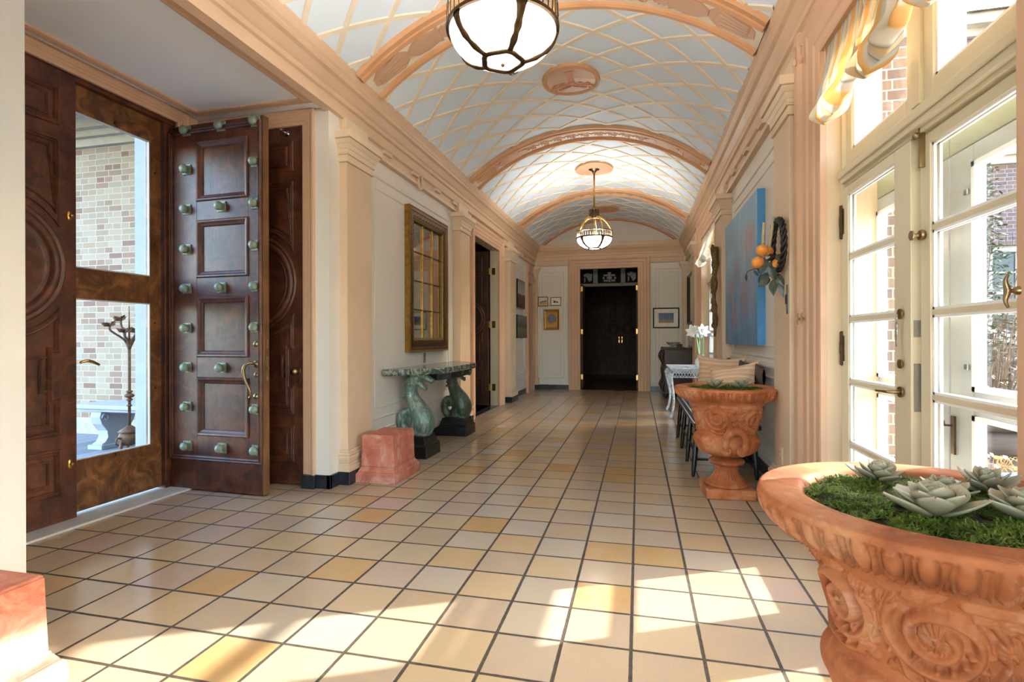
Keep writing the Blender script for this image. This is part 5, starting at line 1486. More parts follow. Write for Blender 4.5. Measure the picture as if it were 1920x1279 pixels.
def set_uv(o, uvs):
    uv = o.data.uv_layers.new(name='UVMap')
    for l in o.data.loops: uv.data[l.index].uv = uvs[l.vertex_index]
def succulent(loc, R, seed, lab, broad=.36, n=21, open_=1.0):
    r_ = random.Random(seed); m = MB(); uvs = []
    for i in range(n):
        t = i/(n-1); a = i*2.39996+r_.uniform(-.12, .12)
        L = R*(1.0-.72*t)*r_.uniform(.9, 1.08); tilt = (.20+.95*t**1.1)*open_+r_.uniform(-.06, .06); w_ = L*broad*(1.05+.5*t)
        base = Vector((math.cos(a)*.012*(1-t), math.sin(a)*.012*(1-t), .012+.030*t))
        ca, sa = math.cos(a), math.sin(a); nu, nv = 8, 9
        def P(u, v):
            ph = 2*PI*u; wd = w_*(math.sin(PI*min(1, (.10+.90*v))**1.25)**.75 if v < .985 else .02)
            wd = max(wd, .0015); th = .10*w_*(1.4-v)+.0012
            lx = L*v; ly = wd*math.cos(ph); lz = th*math.sin(ph)+.22*wd*(math.cos(ph)**2)+L*.20*v*v
            x = lx*math.cos(tilt)-lz*math.sin(tilt); z = lx*math.sin(tilt)+lz*math.cos(tilt)
            return (base.x+x*ca-ly*sa, base.y+x*sa+ly*ca, base.z+z)
        k0 = len(m.v); m.grid(P, nu, nv, closed_u=True)
        for q in range(len(m.v)-k0): uvs.append(((q % nu)/nu, (q//nu)/nv))
    o = m.build('succulent', M['succulent'], loc=loc, smooth=True, rot=(r_.uniform(-.12, .12), r_.uniform(-.12, .12), r_.uniform(0, 6)))
    set_uv(o, uvs); return tag(o, lab, 'succulent', 'succulents in the urns')
succulent((.600, 1.545, .788), .066, 1, 'grey rosette succulent at the back left of the near urn')
succulent((.598, 1.270, .786), .098, 2, 'largest pale rosette succulent at the front of the near urn')
succulent((.808, 1.490, .786), .080, 3, 'spiky grey green succulent at the back right of the near urn', .24)
succulent((.676, 1.405, .790), .062, 4, 'ring of small green leaves behind the largest rosette', .34)
succulent((.772, 1.290, .788), .085, 5, 'broad leaved succulent at the right edge of the near urn', .36)
succulent((.550, 4.16, .790), .10, 6, 'blue grey succulent on the left of the far urn', .22)
succulent((.740, 4.18, .790), .10, 7, 'blue grey succulent on the right of the far urn', .22)

# ================================================================== BENCH, CUSHION, PILLOWS
def bench():
    root = thing('wooden_bench', 'long black wooden bench with turned legs along the right wall', 'bench', (.72, 5.60, 0))
    y0, y1 = -1.02, 1.02
    m = MB(); m.box(-.275, .24, y0, y1, .425, .462); m.build('seat', M['black_paint'], root, bevel=.01)
    for i, y in enumerate((-.90, -.32, .30, .90)):
        for sx, xt, xb in ((-1, -.235, -.275), (1, .20, .225)):
            yt = y*.97
            m = MB(); m.tube([(xt, yt, .43), (xt+(xb-xt)*.25, yt+(y-yt)*.2, .34), (xt+(xb-xt)*.5, (yt+y)/2, .22), (xt+(xb-xt)*.8, y, .09), (xb, y, 0)], [.016, .021, .023, .019, .014], 12, smooth=3)
            m.build('leg', M['black_paint'], root, smooth=True)
    for z, x in ((.20, -.255), (.12, .215)):
        m = MB(); m.tube([(x, -.90, z), (x, .90, z)], .011, 8); m.build('stretcher', M['black_paint'], root, smooth=True)
    for y in (-.90, -.32, .30, .90):
        m = MB(); m.tube([(-.25, y, .15), (.21, y, .15)], .011, 8); m.build('stretcher', M['black_paint'], root, smooth=True)
    m = MB(); m.grid(lambda u, v: (.272+.012*math.cos(2*PI*v)-.012, y0+.02+(y1-y0-.04)*u, .86+.075*math.sin(2*PI*v)-.018*math.cos(u*6*PI)*(math.sin(2*PI*v) > .2)), 60, 16)
    m.build('back_rail', M['black_paint'], root, smooth=True)
    for i in range(22):
        y = y0+.07+(y1-y0-.14)*i/21
        m = MB(); m.tube([(.225, y, .455), (.25, y, .62), (.268, y, .80)], [.010, .014, .009], 8, smooth=2); m.build('spindle', M['black_paint'], root, smooth=True)
bench()
def cushion_block():
    m = MB(); y0, y1 = 4.62, 6.58; x0, x1 = .448, .925
    def P(u, v):
        x = x0+(x1-x0)*u; y = y0+(y1-y0)*v; ed = min(1, 12*min(u, 1-u))*min(1, 40*min(v, 1-v)); return (x, y, .535+.014*ed**.5)
    m.grid(P, 24, 60); m.grid(lambda u, v: (x0+(x1-x0)*u, y0+(y1-y0)*v, .464), 2, 2)
    n = 24
    for (a, b) in (((x0, y0), (x1, y0)), ((x1, y0), (x1, y1)), ((x1, y1), (x0, y1)), ((x0, y1), (x0, y0))):
        m.add([(a[0], a[1], .464), (b[0], b[1], .464), (b[0], b[1], .535), (a[0], a[1], .535)], [(0, 1, 2, 3)])
    o = m.build('seat_cushion', M['blue_fabric'], bevel=0); tag(o, 'long slate blue cushion with white piping on the black bench', 'cushion')
    m = MB()
    for z in (.468, .536): m.tube([(x0, y0, z), (x1, y0, z), (x1, y1, z), (x0, y1, z)], .006, 8, closed=True)
    m.build('piping', M['white_piping'], o, smooth=True)
cushion_block()
def pillow(loc, face, lean, w_, h_, lab, twist=0):
    """face: compass angle the front looks towards; lean: backwards tilt"""
    m = MB(); uvs = []
    nu, nv = 20, 20
    for sd in (1, -1):
        def P(u, v):
            a, b = u*2-1, v*2-1
            pin = 1-.10*(a*a)*(1-b*b*.2); pin2 = 1-.10*(b*b)
            th = .115*((1-abs(a)**2.2)*(1-abs(b)**2.2))**.6
            wr = .006*noise.noise(Vector((a*3, b*3, loc[1])))
            ear = 1+.10*(abs(a*b)**4)
            return (a*w_/2*(1-.13*(1-abs(b)**2))*ear, sd*(-th)+wr, b*h_/2*(1-.13*(1-abs(a)**2))*ear)
        k0 = len(m.v); m.grid(P, nu, nv)
        for q in range(len(m.v)-k0): uvs.append(((q % (nu+1))/nu, (q//(nu+1))/nv))
    o = m.build('throw_pillow', M['pillow_stripe'], loc=loc, smooth=True)
    o.rotation_mode = 'ZXY'
    o.matrix_world = Matrix.Translation(loc) @ Matrix.Rotation(face+PI/2, 4, 'Z') @ Matrix.Rotation(-lean, 4, 'X') @ Matrix.Rotation(twist, 4, 'Y')
    set_uv(o, uvs); return tag(o, lab, 'pillow', 'striped pillows on the bench')
pillow((.790, 5.72, .778), math.atan2(-.90, -.43), .22, .46, .42, 'upright orange and cream striped pillow, farther one on the bench', .05)
pillow((.800, 4.95, .762), math.atan2(-.80, -.60), .42, .43, .38, 'striped pillow with cream top edge, nearer one leaning on the bench back', -.18)

# ================================================================== WHITE TABLE, FLOWERS, CHEST
def white_table():
    root = thing('console_table', 'white and blue carved console table beyond the bench', 'table', (.72, 8.45, 0))
    m = MB(); m.box(-.285, .28, -.52, .52, .715, .745); m.box(-.27, .28, -.505, .505, .70, .716); m.build('table_top', M['painted_white'], root, bevel=.006)
    m = MB()
    for y in (-.47, .47): m.box(-.23, .27, y-.012, y+.012, .60, .615); m.box(-.23, .27, y-.012, y+.012, .685, .70)
    for x in (-.235,): m.box(x-.012, x+.012, -.47, .47, .60, .615); m.box(x-.012, x+.012, -.47, .47, .685, .70)
    for i in range(12):
        x = -.21+.04*i
        for y in (-.47, .47):
            m.tube([(x+.017*math.cos(2*PI*k_/10), y, .65+.03*math.sin(2*PI*k_/10)) for k_ in range(10)], .005, 6, closed=True)
    for i in range(22):
        y = -.44+.042*i; m.tube([(-.235, y+.017*math.cos(2*PI*k_/10), .65+.03*math.sin(2*PI*k_/10)) for k_ in range(10)], .005, 6, closed=True)
    m.build('pierced_apron', M['painted_white'], root, smooth='auto')
    for sx, x in ((-1, -.235), (1, .22)):
        for sy, y in ((-1, -.455), (1, .455)):
            m = MB(); m.tube([(x, y, .70), (x+sx*.035, y+sy*.02, .63), (x+sx*.02, y+sy*.012, .50), (x-sx*.01, y-sy*.005, .30), (x+sx*.005, y, .12), (x+sx*.035, y+sy*.015, .03), (x+sx*.05, y+sy*.02, .022)], [.034, .036, .026, .018, .016, .022, .016], 10, smooth=4)
            m.tube([(x+sx*.04+.03*math.cos(a), y+sy*.02, .66-.03+.03*math.sin(a)) for a in [i*.7 for i in range(7)]], .008, 6)
            m.build('cabriole_leg', M['painted_white'], root, smooth=True)
white_table()
def amaryllis(loc, stems, lab, vr):
    root = thing('flower_vase', lab, 'vase', loc, 0, 'vases of white flowers')
    m = MB(); m.lathe([(.03, 0), (.035, .004), (.055, .03), (.068, .07), (.062, .105), (.04, .13), (.022, .15), (.020, .17), (.026, .18), (.022, .178), (.018, .16)], 24); m.build('vase_body', M['white_ceramic'], root, smooth='auto')
    for q, (tx, ty, tz) in enumerate(stems):
        m = MB(); m.tube([(0, 0, .12), (tx*.4, ty*.4, .12+(tz-.12)*.5), (tx, ty, tz)], [.010, .011, .010], 8, smooth=4); st = m.build('stem', M['green_stem'], root, smooth=True)
        m = MB(); r_ = random.Random(q+5)
        for hd in range(3):
            a0 = hd*2.1+q; d = Vector((math.cos(a0)*.75, math.sin(a0)*.75, .28)).normalized(); c = Vector((tx, ty, tz))+d*.03
            for p in range(6):
                a = p*PI/3; u = d.orthogonal().normalized(); w_ = d.cross(u); o_ = u*math.cos(a)+w_*math.sin(a)
                def F(uu, vv, o_=o_, d=d, c=c):
                    t = vv; wd = .040*math.sin(PI*(.12+.88*t)**1.1)
                    base = c+d*(.12*t-.03*t*t)+o_*(.105*t**1.6); sd = d.cross(o_)
                    return base+sd*(wd*(uu*2-1))-o_*.006*(1-(uu*2-1)**2)
                m.grid(F, 4, 6)
        m.build('flower', M['petal_white'], st, smooth=True)
amaryllis((.86, 8.10, .745), [(-.055, .0, .49), (.01, .03, .50)], 'white vase holding two amaryllis stems in bloom on the white table', .06)
amaryllis((.945, 8.44, .745), [(.01, .0, .47)], 'second vase with one white amaryllis, nearer the window', .06)
m = MB(); m.lathe([(.03, 0), (.05, .006), (.062, .02), (.058, .02), (.03, .008), (.001, .008)], 20); tag(m.build('small_dish', M['white_ceramic'], loc=(.72, 8.08, .745), smooth=True), 'small white dish beside the flower vase', 'dish')
def chest():
    root = thing('wooden_chest', 'dark carved wooden chest in the far right corner', 'chest', (.745, 11.1, 0))
    m = MB(); m.box(-.255, .27, -.46, .46, .13, .95); m.build('case', M['chest_wood'], root, bevel=.006)
    m = MB(); m.box(-.295, .275, -.50, .50, .95, .965); m.box(-.285, .275, -.49, .49, .965, .99); m.build('chest_top', M['chest_wood'], root, bevel=.005)
    m = MB(); m.box(-.28, .272, -.48, .48, .10, .135); m.build('base_moulding', M['chest_wood'], root, bevel=.004)
    for sy in (-.44, .44):
        m = MB(); m.tube([(-.265, sy, .13), (-.30, sy, .22), (-.26, sy, .36), (-.27, sy, .52), (-.255, sy, .66), (-.31, sy, .80), (-.27, sy, .93)], [.02, .035, .02, .028, .022, .036, .022], 10, smooth=4); m.build('carved_post', M['chest_wood'], root, smooth=True)
    for x in (-.23, .22):
        for y in (-.42, .42):
            m = MB(); m.lathe([(.018, 0), (.022, .01), (.018, .03), (.036, .06), (.04, .085), (.028, .11)], 14, (x, y, 0)); m.build('foot', M['chest_wood'], root, smooth=True)
    for i in range(3):
        m = MB(); m.box(-.268, -.25, -.38, .38, .17+.185*i, .33+.185*i); dr = m.build('drawer', M['chest_wood'], root, bevel=.005)
        for y in (-.2, .2):
            h = MB(); h.ball((-.28, y, .25+.185*i), .015, 8, 6); h.build('knob', M['old_brass'], dr, smooth=True)
chest()
m = MB(); m.lathe([(.05, 0), (.055, .008), (.045, .015), (.085, .05), (.118, .085), (.138, .105), (.134, .106), (.11, .085), (.07, .045), (.001, .022)], 28); tag(m.build('china_bowl', M['bowl_china'], loc=(.66, 10.78, .99), smooth='auto'), 'patterned china bowl on top of the dark chest', 'bowl')
m = MB(); m.box(-.05, .05, -.04, .04, 0, .055); m.lathe([(.052, .055), (.05, .066), (.001, .072)], 4); tag(m.build('trinket_box', M['chest_wood'], loc=(.79, 10.92, .99), bevel=.004), 'small dark box behind the china bowl', 'box')
t = thing('candlestick', 'slim white candlestick on the right of the chest top', 'candlestick', (.915, 10.8, .99))
m = MB(); m.lathe([(.045, 0), (.045, .01), (.02, .02), (.012, .04), (.018, .06), (.010, .08), (.016, .11), (.010, .13), (.020, .145), (.020, .155)], 16); m.build('stick', M['white_ceramic'], t, smooth='auto')
m = MB(); m.lathe([(.009, .150), (.009, .21), (.003, .215)], 10); m.build('candle', M['petal_white'], t, smooth='auto')

# ================================================================== WALL SCONCE, BARK, CORD CLEATS
def sconce():
    root = thing('wall_sconce', 'dark leaf wreath sconce with tapers, peaches and leaves on the pilaster', 'sconce', (PR, 3.88, 1.70))
    r_ = random.Random(11)
    def leaf(m, p, d, L, w_, nrm, fold=.25):
        p = Vector(p); d = Vector(d).normalized(); n_ = Vector(nrm); sd = d.cross(n_).normalized(); n_ = sd.cross(d)
        def F(u, v):
            wd = w_*math.sin(PI*min(1, .04+.96*v))**.8*(1-.35*v); a = u*2-1
            return p+d*(L*v)+sd*(wd*a)+n_*(fold*wd*abs(a)-.25*L*v*v)
        m.grid(F, 4, 7)
    # wreath: braided stems with small lance leaves
    m = MB(); n = 40; C0 = (-.035, -.03, .09); A, B = .145, .165
    def W(t, off=0, ph=0): return (C0[0]+off*math.cos(t*7+ph), C0[1]+(A+off*math.sin(t*7+ph))*math.cos(t), C0[2]+(B+off*math.sin(t*7+ph))*math.sin(t))
    for ph in (0, 2.1, 4.2): m.tube([W(2*PI*i/90, .013, ph) for i in range(90)], .010, 6, closed=True)
    for i in range(46):
        t = 2*PI*i/46; p = W(t, .014, i*2.0); d = (r_.uniform(-.7, .1), -math.sin(t)+r_.uniform(-.5, .5), math.cos(t)+r_.uniform(-.5, .5)); leaf(m, p, d, .055, .011, (-1, 0, .2))
    m.build('wreath', M['leaf_black'], root, smooth=True)
    for (a, b) in (((-.115, .0, .25), (-.125, .02, .0)), ((-.05, .02, .29), (-.09, .01, .03))):
        m = MB(); m.tube([b, a], [(.012), (.010)], 10); m.build('taper', M['tape_tan'], root, smooth=True)
    m = MB(); m.tube([(0, 0, .02), (-.05, .0, .02), (-.10, .0, -.01), (-.125, .02, .01)], .009, 8, smooth=3); m.tube([(-.05, 0, .02), (-.09, .01, .035)], .008, 8); m.tube([(-.02, 0, .03), (-.03, -.03, -.06)], .008, 8); m.build('bracket', M['iron'], root, smooth=True)
    for (p, r) in (((-.130, -.01, .062), .040), ((-.152, .01, -.018), .042), ((-.085, .03, .058), .036), ((-.032, -.02, -.035), .042)):
        m = MB(); m.ball(p, r, 16, 12, (1, 1, .96)); m.tube([(p[0], p[1], p[2]+r*.9), (p[0]+.01, p[1], p[2]+r*1.25)], .003, 6); m.build('peach_fruit', M['fruit'], root, smooth=True)
    m = MB()
    L_ = [((-.10, -.01, .0), (-.5, -.2, -.9), .11, .034), ((-.08, -.02, -.02), (.1, -.2, -1), .13, .036), ((-.06, 0, -.01), (-.1, .5, -.8), .11, .03), ((-.10, .0, -.09), (-.35, -.3, -1), .10, .034), ((-.08, .0, -.13), (-.9, -.1, -.55), .09, .034),
          ((-.06, -.02, -.14), (-.2, -.4, -1), .11, .034), ((-.02, -.02, -.13), (.2, -.3, -1), .17, .040), ((-.04, -.02, -.10), (.3, -.4, -.9), .10, .026), ((-.12, .01, -.01), (-.3, .3, -.8), .09, .03), ((-.05, -.02, .02), (.2, -.6, -.3), .08, .025), ((-.10, .02, -.1), (-.6, .4, -.6), .08, .028), ((-.09, -.02, -.05), (.3, .2, -1), .09, .028)]
    for p, d, l, w_ in L_: leaf(m, p, d, l, w_, (-.5, -.85, .15))
    m.build('leaf_spray', M['leaf_dark'], root, smooth=True)
    m = MB(); m.tube([(-.06, 0, .0), (-.08, 0, -.07), (-.05, -.01, -.13), (-.01, -.02, -.16)], .006, 6, smooth=3); m.tube([(-.09, 0, -.07), (-.16, 0, -.06), (-.215, .01, -.075), (-.225, .01, -.10)], .0025, 6, smooth=3)
    leaf(m, (-.225, .01, -.095), (-.1, 0, -1), .05, .010, (-.5, -.85, .1)); leaf(m, (-.18, .0, -.07), (.5, -.1, -.8), .05, .012, (-.5, -.85, .1)); m.build('twig', M['leaf_black'], root, smooth=True)
sconce()
m = MB(); r_ = random.Random(5)
P = []; R = []
for i in range(16):
    t = i/15; P.append((-.055+.010*math.sin(t*9), .02*math.sin(t*7+1)+.012*r_.uniform(-1, 1), .53-1.07*t)); R.append((.040*(1-.5*t)+.012*r_.uniform(-1, 1), .058*(1-.45*t)+.014*r_.uniform(-1, 1)))
m.tube(P, R, 14, smooth=5)
for i in range(50):
    t = r_.random(); q = int(t*14); m.ball((P[q][0]-.025*r_.random(), P[q][1]+r_.uniform(-.04, .04)*(1-.4*t), P[q][2]+r_.uniform(-.03, .03)), r_.uniform(.010, .024), 7, 5, (1, 1, 1.4))
tag(m.build('bark_branch', M['bark'], loc=(PR, 6.74, 1.735), smooth=True), 'gnarled strip of bark hung upright on the far pilaster', 'bark')
def cleat(y, z, s, lab):
    m = MB(); x = XR-.03-.04
    m.lathe([(.001, 0), (.016, 0), (.014, .008), (.008, .014), (.008, .03)], 14, (0, 0, 0), 'x'); m.v = [(-a, b, c) for a, b, c in m.v]
    m.tube([(-.028, 0, -.055), (-.036, 0, -.035), (-.032, 0, -.012), (-.030, 0, 0), (-.032, 0, .012), (-.036, 0, .035), (-.028, 0, .055)], [.004, .006, .009, .011, .009, .006, .004], 10, smooth=3)
    o = m.build('cord_cleat', M['old_brass'], loc=(x-.012, y, z), smooth='auto'); o.scale = (s, s, s); tag(o, lab, 'cleat', 'brass blind cord cleats')
cleat(3.555, 1.285, .62, 'left one of the paired small brass cleats on the window casing')
cleat(3.475, 1.285, .62, 'right one of the paired small brass cleats on the window casing')
cleat(1.655, 1.29, .8, 'brass cleat on the near window casing at the right edge')
for y, z in ((3.60, 2.90), (3.475, 2.86)):
    m = MB(); m.tube([(0, 0, .06), (-.004, 0, .02), (0, 0, 0)], .003, 6); m.lathe([(.002, .0), (.010, -.012), (.013, -.03), (.010, -.045), (.001, -.05)], 10); m.tube([(.012*math.cos(a), 0, .06+.012*math.sin(a)) for a in [i*.6 for i in range(10)]], .002, 6)
    tag(m.build('cord_pull', M['peach_deep'], loc=(XR-.10, y, z), smooth=True), ('left' if y > 3.5 else 'right')+' plaster coloured cord pull hooked near the top of the window casing', 'cord pull', 'cord pulls')

# ================================================================== BALLOON SHADES
def balloon(name, y0, y1, n, ztop, zb, mat, lab, sag=.17):
    """gathered festoon blind: n scallops between draw tapes"""
    m = MB(); uvs = []; nu, nv = 36*n, 46; r_ = random.Random(2)
    ph = [r_.uniform(0, 6) for _ in range(40)]
    def P(u, v):
        s = u*n; k_ = min(n-1, int(s)); fr = min(max(s-k_, 0), 1); ar = math.sin(PI*fr)
        y = y0+(y1-y0)*u
        c = 2*fr-1
        y -= (y1-y0)/n*.10*c*abs(c)**3*v                       # cloth drawn in to the tapes
        t = min(1, v/.70); q = max(0, (v-.70)/.30)
        bot = zb+.17*(abs(c)**2.2)-.07
        z = ztop+(bot-ztop)*t**1.02
        fan = .018*math.sin(9*PI*fr+ph[k_])*(1-.4*ar)*t+.009*math.sin(17*PI*fr+ph[k_+4])*t     # gathers fanning from the tapes
        swag = math.sin(2*PI*(3.6*v-.95*abs(c)**1.6)+ph[k_+8]*.2)*.030*ar**.7*max(0, (v-.28)/.72)
        bul = (.018+.10*ar**.55)*t**1.7
        x = bul+fan+swag
        if q > 0:                                              # hem rolled under and gathered up behind
            a = q*PI*.9; rad = .030*ar**.6+.010
            x = bul+fan*(1-q)+swag*(1-q*.5)-rad*1.6*(1-math.cos(a)); z = bot-rad*math.sin(a)*1.25+.05*q*q+.010*math.sin(11*PI*fr+ph[k_])*q
        return (XR-.03-x, y, z)
    k0 = len(m.v); m.grid(P, nu, nv)
    for q in range(len(m.v)): uvs.append(((q % (nu+1))/nu, (q//(nu+1))/nv))
    o = m.build(name, M[mat], smooth=True); set_uv(o, uvs); tag(o, lab, 'blind')
    m = MB(); m.box(XR-.028, XR-.004, min(y0, y1), max(y0, y1), ztop-.03, ztop+.005); m.build('head_rail', M['sash_cream'], o)
    for i in range(n+1):
        u = min(max(i/n, .004), .996); m = MB(); m.tube([P(u, .02), P(u, .3), P(u, .62)], .003, 6); m.v = [(x-.006, y, z) for x, y, z in m.v]; m.build('draw_cord', M['linen'], o, smooth=True)
    return o
balloon('balloon_shade', 3.27, 1.74, 3, 2.785, 2.385, 'shade_cloth', 'gold and grey striped balloon shade over the near French doors')
balloon('balloon_shade', 9.06, 7.59, 3, 2.785, 2.40, 'shade_white', 'pale balloon shade at the top of the far French window')

# ================================================================== OUTSIDE, LEFT: ENTRANCE PORCH
m = MB(); m.box(-12, -3.7, -2, 5.6, -.16, -.05); struct(m.build('ground_porch', M['paver']), 'grey brick paving of the entrance porch', 'ground')
m = MB(); m.box(-8.0, -3.84, 5.45, 5.7, -.05, 3.75)
m2 = MB(); struct(m.build('wall_porch', M['brick_tan']), 'tan brick side wall of the entrance porch seen through the storm door', 'wall')
m = MB(); m.box(-5.05, -4.62, 5.40, 5.46, 1.45, 2.75); struct(m.build('trim_porch_recess', M['ext_trim']), 'narrow blind recess in the porch brick wall', 'recess')
m = MB()
for z0, z1, p in ((3.68, 3.78, .06), (3.78, 3.86, .12), (3.86, 3.98, .20)): m.box(-8, -3.84, 5.45-p, 5.5, z0, z1)
m.box(-8, -3.84, 5.41, 5.46, -.05, .16)
m.box(-8, -3.84, 2.9, 5.6, 3.98, 4.05)
struct(m.build('trim_porch_cornice', M['ext_trim']), 'pale stone cornice, plinth and soffit of the porch', 'cornice')
m = MB(); m.box(-3.92, -3.74, 3.42, 3.50, -.05, 2.95); struct(m.build('trim_porch_jamb', M['outside_stone']), 'white outer jamb of the front door', 'jamb')
def stone_bench():
    root = thing('stone_bench', 'white stone bench with scrolled supports on the porch', 'bench', (-5.35, 4.85, -.05))
    m = MB(); m.box(-.80, .80, -.22, .22, .42, .45); m.box(-.83, .83, -.245, .245, .45, .50); m.build('seat_slab', M['outside_stone'], root, bevel=.02, seg=3)
    for x in (-.52, .52):
        m = MB()
        prof = [(-.19, 0), (.19, 0), (.19, .06), (.15, .08), (.12, .13), (.13, .20), (.19, .28), (.215, .36), (.20, .42), (-.20, .42), (-.215, .36), (-.19, .28), (-.13, .20), (-.12, .13), (-.15, .08), (-.19, .06)]
        m.prism(prof, lambda u, v, h: (x+h, u, v), -.07, .07)
        sp = m
        for sg in (-1, 1):
            for hx in (-.075, .075): sp.tube([(x+hx, sg*(.15+(.055-.004*i)*math.cos(i*.55)*.8), .35+(.055-.004*i)*math.sin(i*.55)) for i in range(12)], .010, 6)
        m.build('support', M['outside_stone'], root, bevel=.008)
        m = MB(); m.box(x-.10, x+.10, -.22, .22, 0, .05); m.build('support_foot', M['outside_stone'], root, bevel=.006)
stone_bench()
def torchere():
    root = thing('iron_torchere', 'rusty wrought iron torchere with leaf branches on the porch', 'torchere', (-4.98, 4.28, -.05))
    m = MB(); m.tube([(0, 0, .28), (0, 0, 1.22)], .014, 10)
    for z, r in ((.62, .03), (.66, .045), (.70, .03), (.56, .025)): m.ball((0, 0, z), r, 10, 8, (1, 1, .55))
    m.build('shaft', M['iron_rust'], root, smooth=True)
    for i in range(3):
        a = 2*PI*i/3+.5; c, s_ = math.cos(a), math.sin(a)
        m = MB(); m.tube([(0, 0, .30), (.05*c, .05*s_, .26), (.09*c, .09*s_, .16), (.10*c, .10*s_, .06), (.16*c, .16*s_, .015), (.21*c, .21*s_, .03), (.20*c, .20*s_, .065), (.175*c, .175*s_, .05)], [.016, .018, .016, .014, .013, .010, .008, .006], 8, smooth=4)
        m.tube([(.05*c, .05*s_, .22), (.12*c, .12*s_, .25), (.14*c, .14*s_, .20), (.11*c, .11*s_, .18)], [.009, .009, .007, .005], 8, smooth=4); m.build('foot', M['iron_rust'], root, smooth=True)
    m = MB(); m.ball((0, 0, .24), .095, 14, 10, (1, 1, .9)); m.lathe([(.07, .28), (.10, .30), (.06, .33), (.02, .36)], 14); m.build('boss', M['iron_rust'], root, smooth=True)
    r_ = random.Random(4)
    for i in range(6):
        a = i*PI/3; c, s_ = math.cos(a), math.sin(a); L = .10 if i % 2 else .15; zt = 1.42-.06*(i % 3)
        m = MB(); m.tube([(0, 0, 1.12), (.04*c, .04*s_, 1.22), (L*c, L*s_, zt-.05), (L*c*1.05, L*s_*1.05, zt)], [.012, .010, .010, .012], 8, smooth=3)
        for q in range(5):
            b = q*2*PI/5; d = Vector((c*.4+math.cos(b), s_*.4+math.sin(b), .7)).normalized(); u = d.orthogonal().normalized(); p0 = Vector((L*c*1.05, L*s_*1.05, zt-.01))
            m.add([p0, p0+d*.04+u*.025, p0+d*.085, p0+d*.04-u*.025, p0+d*.045+d.cross(u)*.012], [(0, 1, 4), (1, 2, 4), (2, 3, 4), (3, 0, 4)])
        m.build('leaf_branch', M['iron_rust'], root, smooth=False)
    m = MB(); m.tube([(0, 0, 1.2), (0, 0, 1.56)], [.010, .004], 8); m.build('spike', M['iron_rust'], root, smooth=True)
torchere()

# ================================================================== OUTSIDE, RIGHT: COURTYARD
m = MB(); m.box(1.2, 30, -12, 30, -.22, -.12); struct(m.build('ground_court', M['ground_out']), 'bare winter ground of the courtyard', 'ground')
m = MB(); m.box(1.27, 2.6, 1.0, 4.0, -.12, -.03); struct(m.build('floor_terrace', M['stone_sill']), 'stone step outside the French doors', 'step')
m = MB(); m.box(1.74, 2.12, 4.42, 5.0, -.12, 4.6); struct(m.build('wall_brick_pier', M['brick_pier']), 'brown brick pier just outside the French doors', 'wall')
m = MB(); m.box(1.52, 1.74, 4.42, 4.55, -.12, 4.6); m.box(1.50, 1.56, 4.38, 4.44, -.12, 4.6); struct(m.build('trim_pier_board', M['ext_trim']), 'taupe boarding beside the brick pier', 'boarding')
# brick wing across the courtyard
def wing():
    root = thing('brick_house_wing', 'red brick house wing across the courtyard with a white sashed window', 'building', (7.5, 12.4, -.12))
    m = MB(); wall_y(m, 0, .3, -4.5, 4.2, 0, 7.3, [(-.75, .75, 1.25, 3.1)]); m.build('brick_wall', M['brick_red'], root)  # right end is stretched out of view to keep sun off the far window
    m = MB()
    for z0, z1, p in ((4.70, 4.85, .08), (4.85, 5.0, .16), (5.0, 5.12, .24), (7.25, 7.4, .10), (7.4, 7.6, .30)): m.box(-4.6, 4.2, -p, .3, z0, z1)
    m.build('cornice', M['ext_trim'], root)
    m = MB(); m.prism([(-.40, 7.6), (3, 9.2), (3, 7.6)], lambda u, v, h: (h, u, v), -4.6, 4.2); m.build('roof', M['roof_dark'], root)
    m = MB()
    for (a, b, c, e) in ((-.75, -.64, 1.25, 3.1), (.64, .75, 1.25, 3.1), (-.75, .75, 2.98, 3.1), (-.75, .75, 1.25, 1.36), (-.75, .75, 2.14, 2.2)): m.box(a, b, .06, .16, c, e)
    for x in (-.22, .22): m.box(x-.015, x+.015, .09, .13, 1.3, 3.0)
    for z in (1.75, 2.58): m.box(-.7, .7, .09, .13, z-.015, z+.015)
    m.box(-.86, .86, -.06, .1, 1.14, 1.25)
    wf = m.build('sash_window', M['ext_trim'], root)
    m = MB(); m.box(-.7, .7, .12, .14, 1.3, 3.0); m.build('window_glass', M['window_dark'], wf)
    m = MB(); n = 14
    for i in range(n): m.box(-.80+.115*i, -.80+.115*i+.105, -.012, .01, 3.12, 3.36)
    m.build('soldier_course', M['brick_red'], root)
wing()
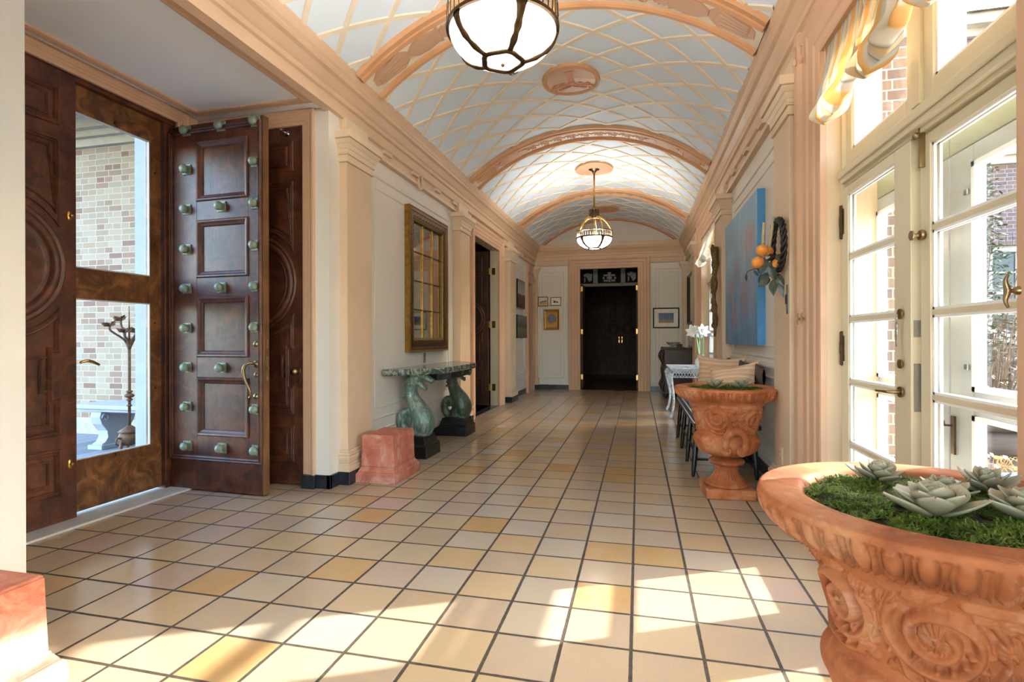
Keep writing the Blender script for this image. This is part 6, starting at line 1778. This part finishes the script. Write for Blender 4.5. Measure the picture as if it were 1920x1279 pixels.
def shrub(loc, R, Hh, n, mat, lab, cat='shrub', leafy=True, seed=1):
    r_ = random.Random(seed); m = MB()
    root = thing('garden_shrub' if leafy else 'dried_plant', lab, cat, loc)
    for i in range(n):
        a = r_.uniform(0, 2*PI); q = R*math.sqrt(r_.random()); h = Hh*r_.uniform(.55, 1); bx, by = q*.5*math.cos(a), q*.5*math.sin(a)
        m.tube([(bx, by, 0), (bx+q*.3*math.cos(a)+r_.uniform(-.05, .05), by+q*.3*math.sin(a)+r_.uniform(-.05, .05), h*.55), (bx+q*.8*math.cos(a)+r_.uniform(-.12, .12), by+q*.8*math.sin(a)+r_.uniform(-.12, .12), h)], [.010, .007, .003], 5, smooth=2)
    m.build('stems', M['stalk'], root, smooth=True)
    m = MB(); v = []; f = []
    for i in range(2600 if leafy else 500):
        a = r_.uniform(0, 2*PI); t = r_.random()**.6; z = Hh*(.15+.85*t); q = R*math.sqrt(r_.random())*(1.15-.7*t if leafy else 1); L = r_.uniform(.04, .10); b = r_.uniform(0, 2*PI); e = r_.uniform(-.6, .8)
        p = Vector((q*math.cos(a), q*math.sin(a), z)); d = Vector((math.cos(b), math.sin(b), e)).normalized(); s_ = d.cross(Vector((r_.uniform(-1, 1), r_.uniform(-1, 1), 1))).normalized()*L*.22
        k0 = len(v); v += [p, p+d*L*.5+s_, p+d*L, p+d*L*.5-s_]; f.append((k0, k0+1, k0+2, k0+3))
    m.add(v, f); m.build('leaves', M[mat], root)
shrub((3.95, 7.65, -.12), .55, 3.4, 12, 'hedge', 'dark evergreen shrub growing in front of the brick wing', seed=1)
shrub((3.45, 6.35, -.12), .42, 1.5, 80, 'stalk', 'clump of brown dried stalks outside the French doors', 'plant', False, 2)
shrub((5.1, 9.2, -.12), .7, 1.8, 90, 'stalk', 'wider thicket of bare brown stalks behind the clump', 'plant', False, 3)
for i, z in enumerate((-.12, .10, .32)):
    m = MB(); m.tube([(2.2, 5.55+.02*i, z+.11), (3.0, 5.60, z+.11), (4.2, 5.7, z+.11)], .11, 12, smooth=2); tag(m.build('garden_timber', M['timber'], smooth=True), ['lowest', 'middle', 'top'][i]+' weathered timber of the stack outside the French doors', 'timber', 'stacked garden timbers')
t = thing('garden_planter', 'grey planter of dry yellow leaves in front of the garden timbers', 'planter', (2.62, 4.80, -.12))
m = MB(); m.lathe([(.11, 0), (.13, .01), (.165, .26), (.18, .27), (.18, .29), (.16, .29), (.155, .25), (.001, .24)], 24); m.build('pot', M['planter_grey'], t, smooth='auto')
r_ = random.Random(8); m = MB()
for i in range(40):
    a = r_.uniform(0, 2*PI); q = r_.uniform(.03, .22); z = .24+r_.uniform(.04, .16); m.tube([(q*.4*math.cos(a), q*.4*math.sin(a), .24), (q*.8*math.cos(a), q*.8*math.sin(a), z), (q*1.2*math.cos(a), q*1.2*math.sin(a), z-.05)], [.003, .003, .002], 5, smooth=2)
    p = Vector((q*1.1*math.cos(a), q*1.1*math.sin(a), z-.02)); d = Vector((r_.uniform(-1, 1), r_.uniform(-1, 1), r_.uniform(-.5, 1))).normalized(); s_ = d.orthogonal()*.016
    m.add([p, p+d*.03+s_, p+d*.06, p+d*.03-s_], [(0, 1, 2, 3)])
m.build('dry_leaves', M['dry_leaf'], t)
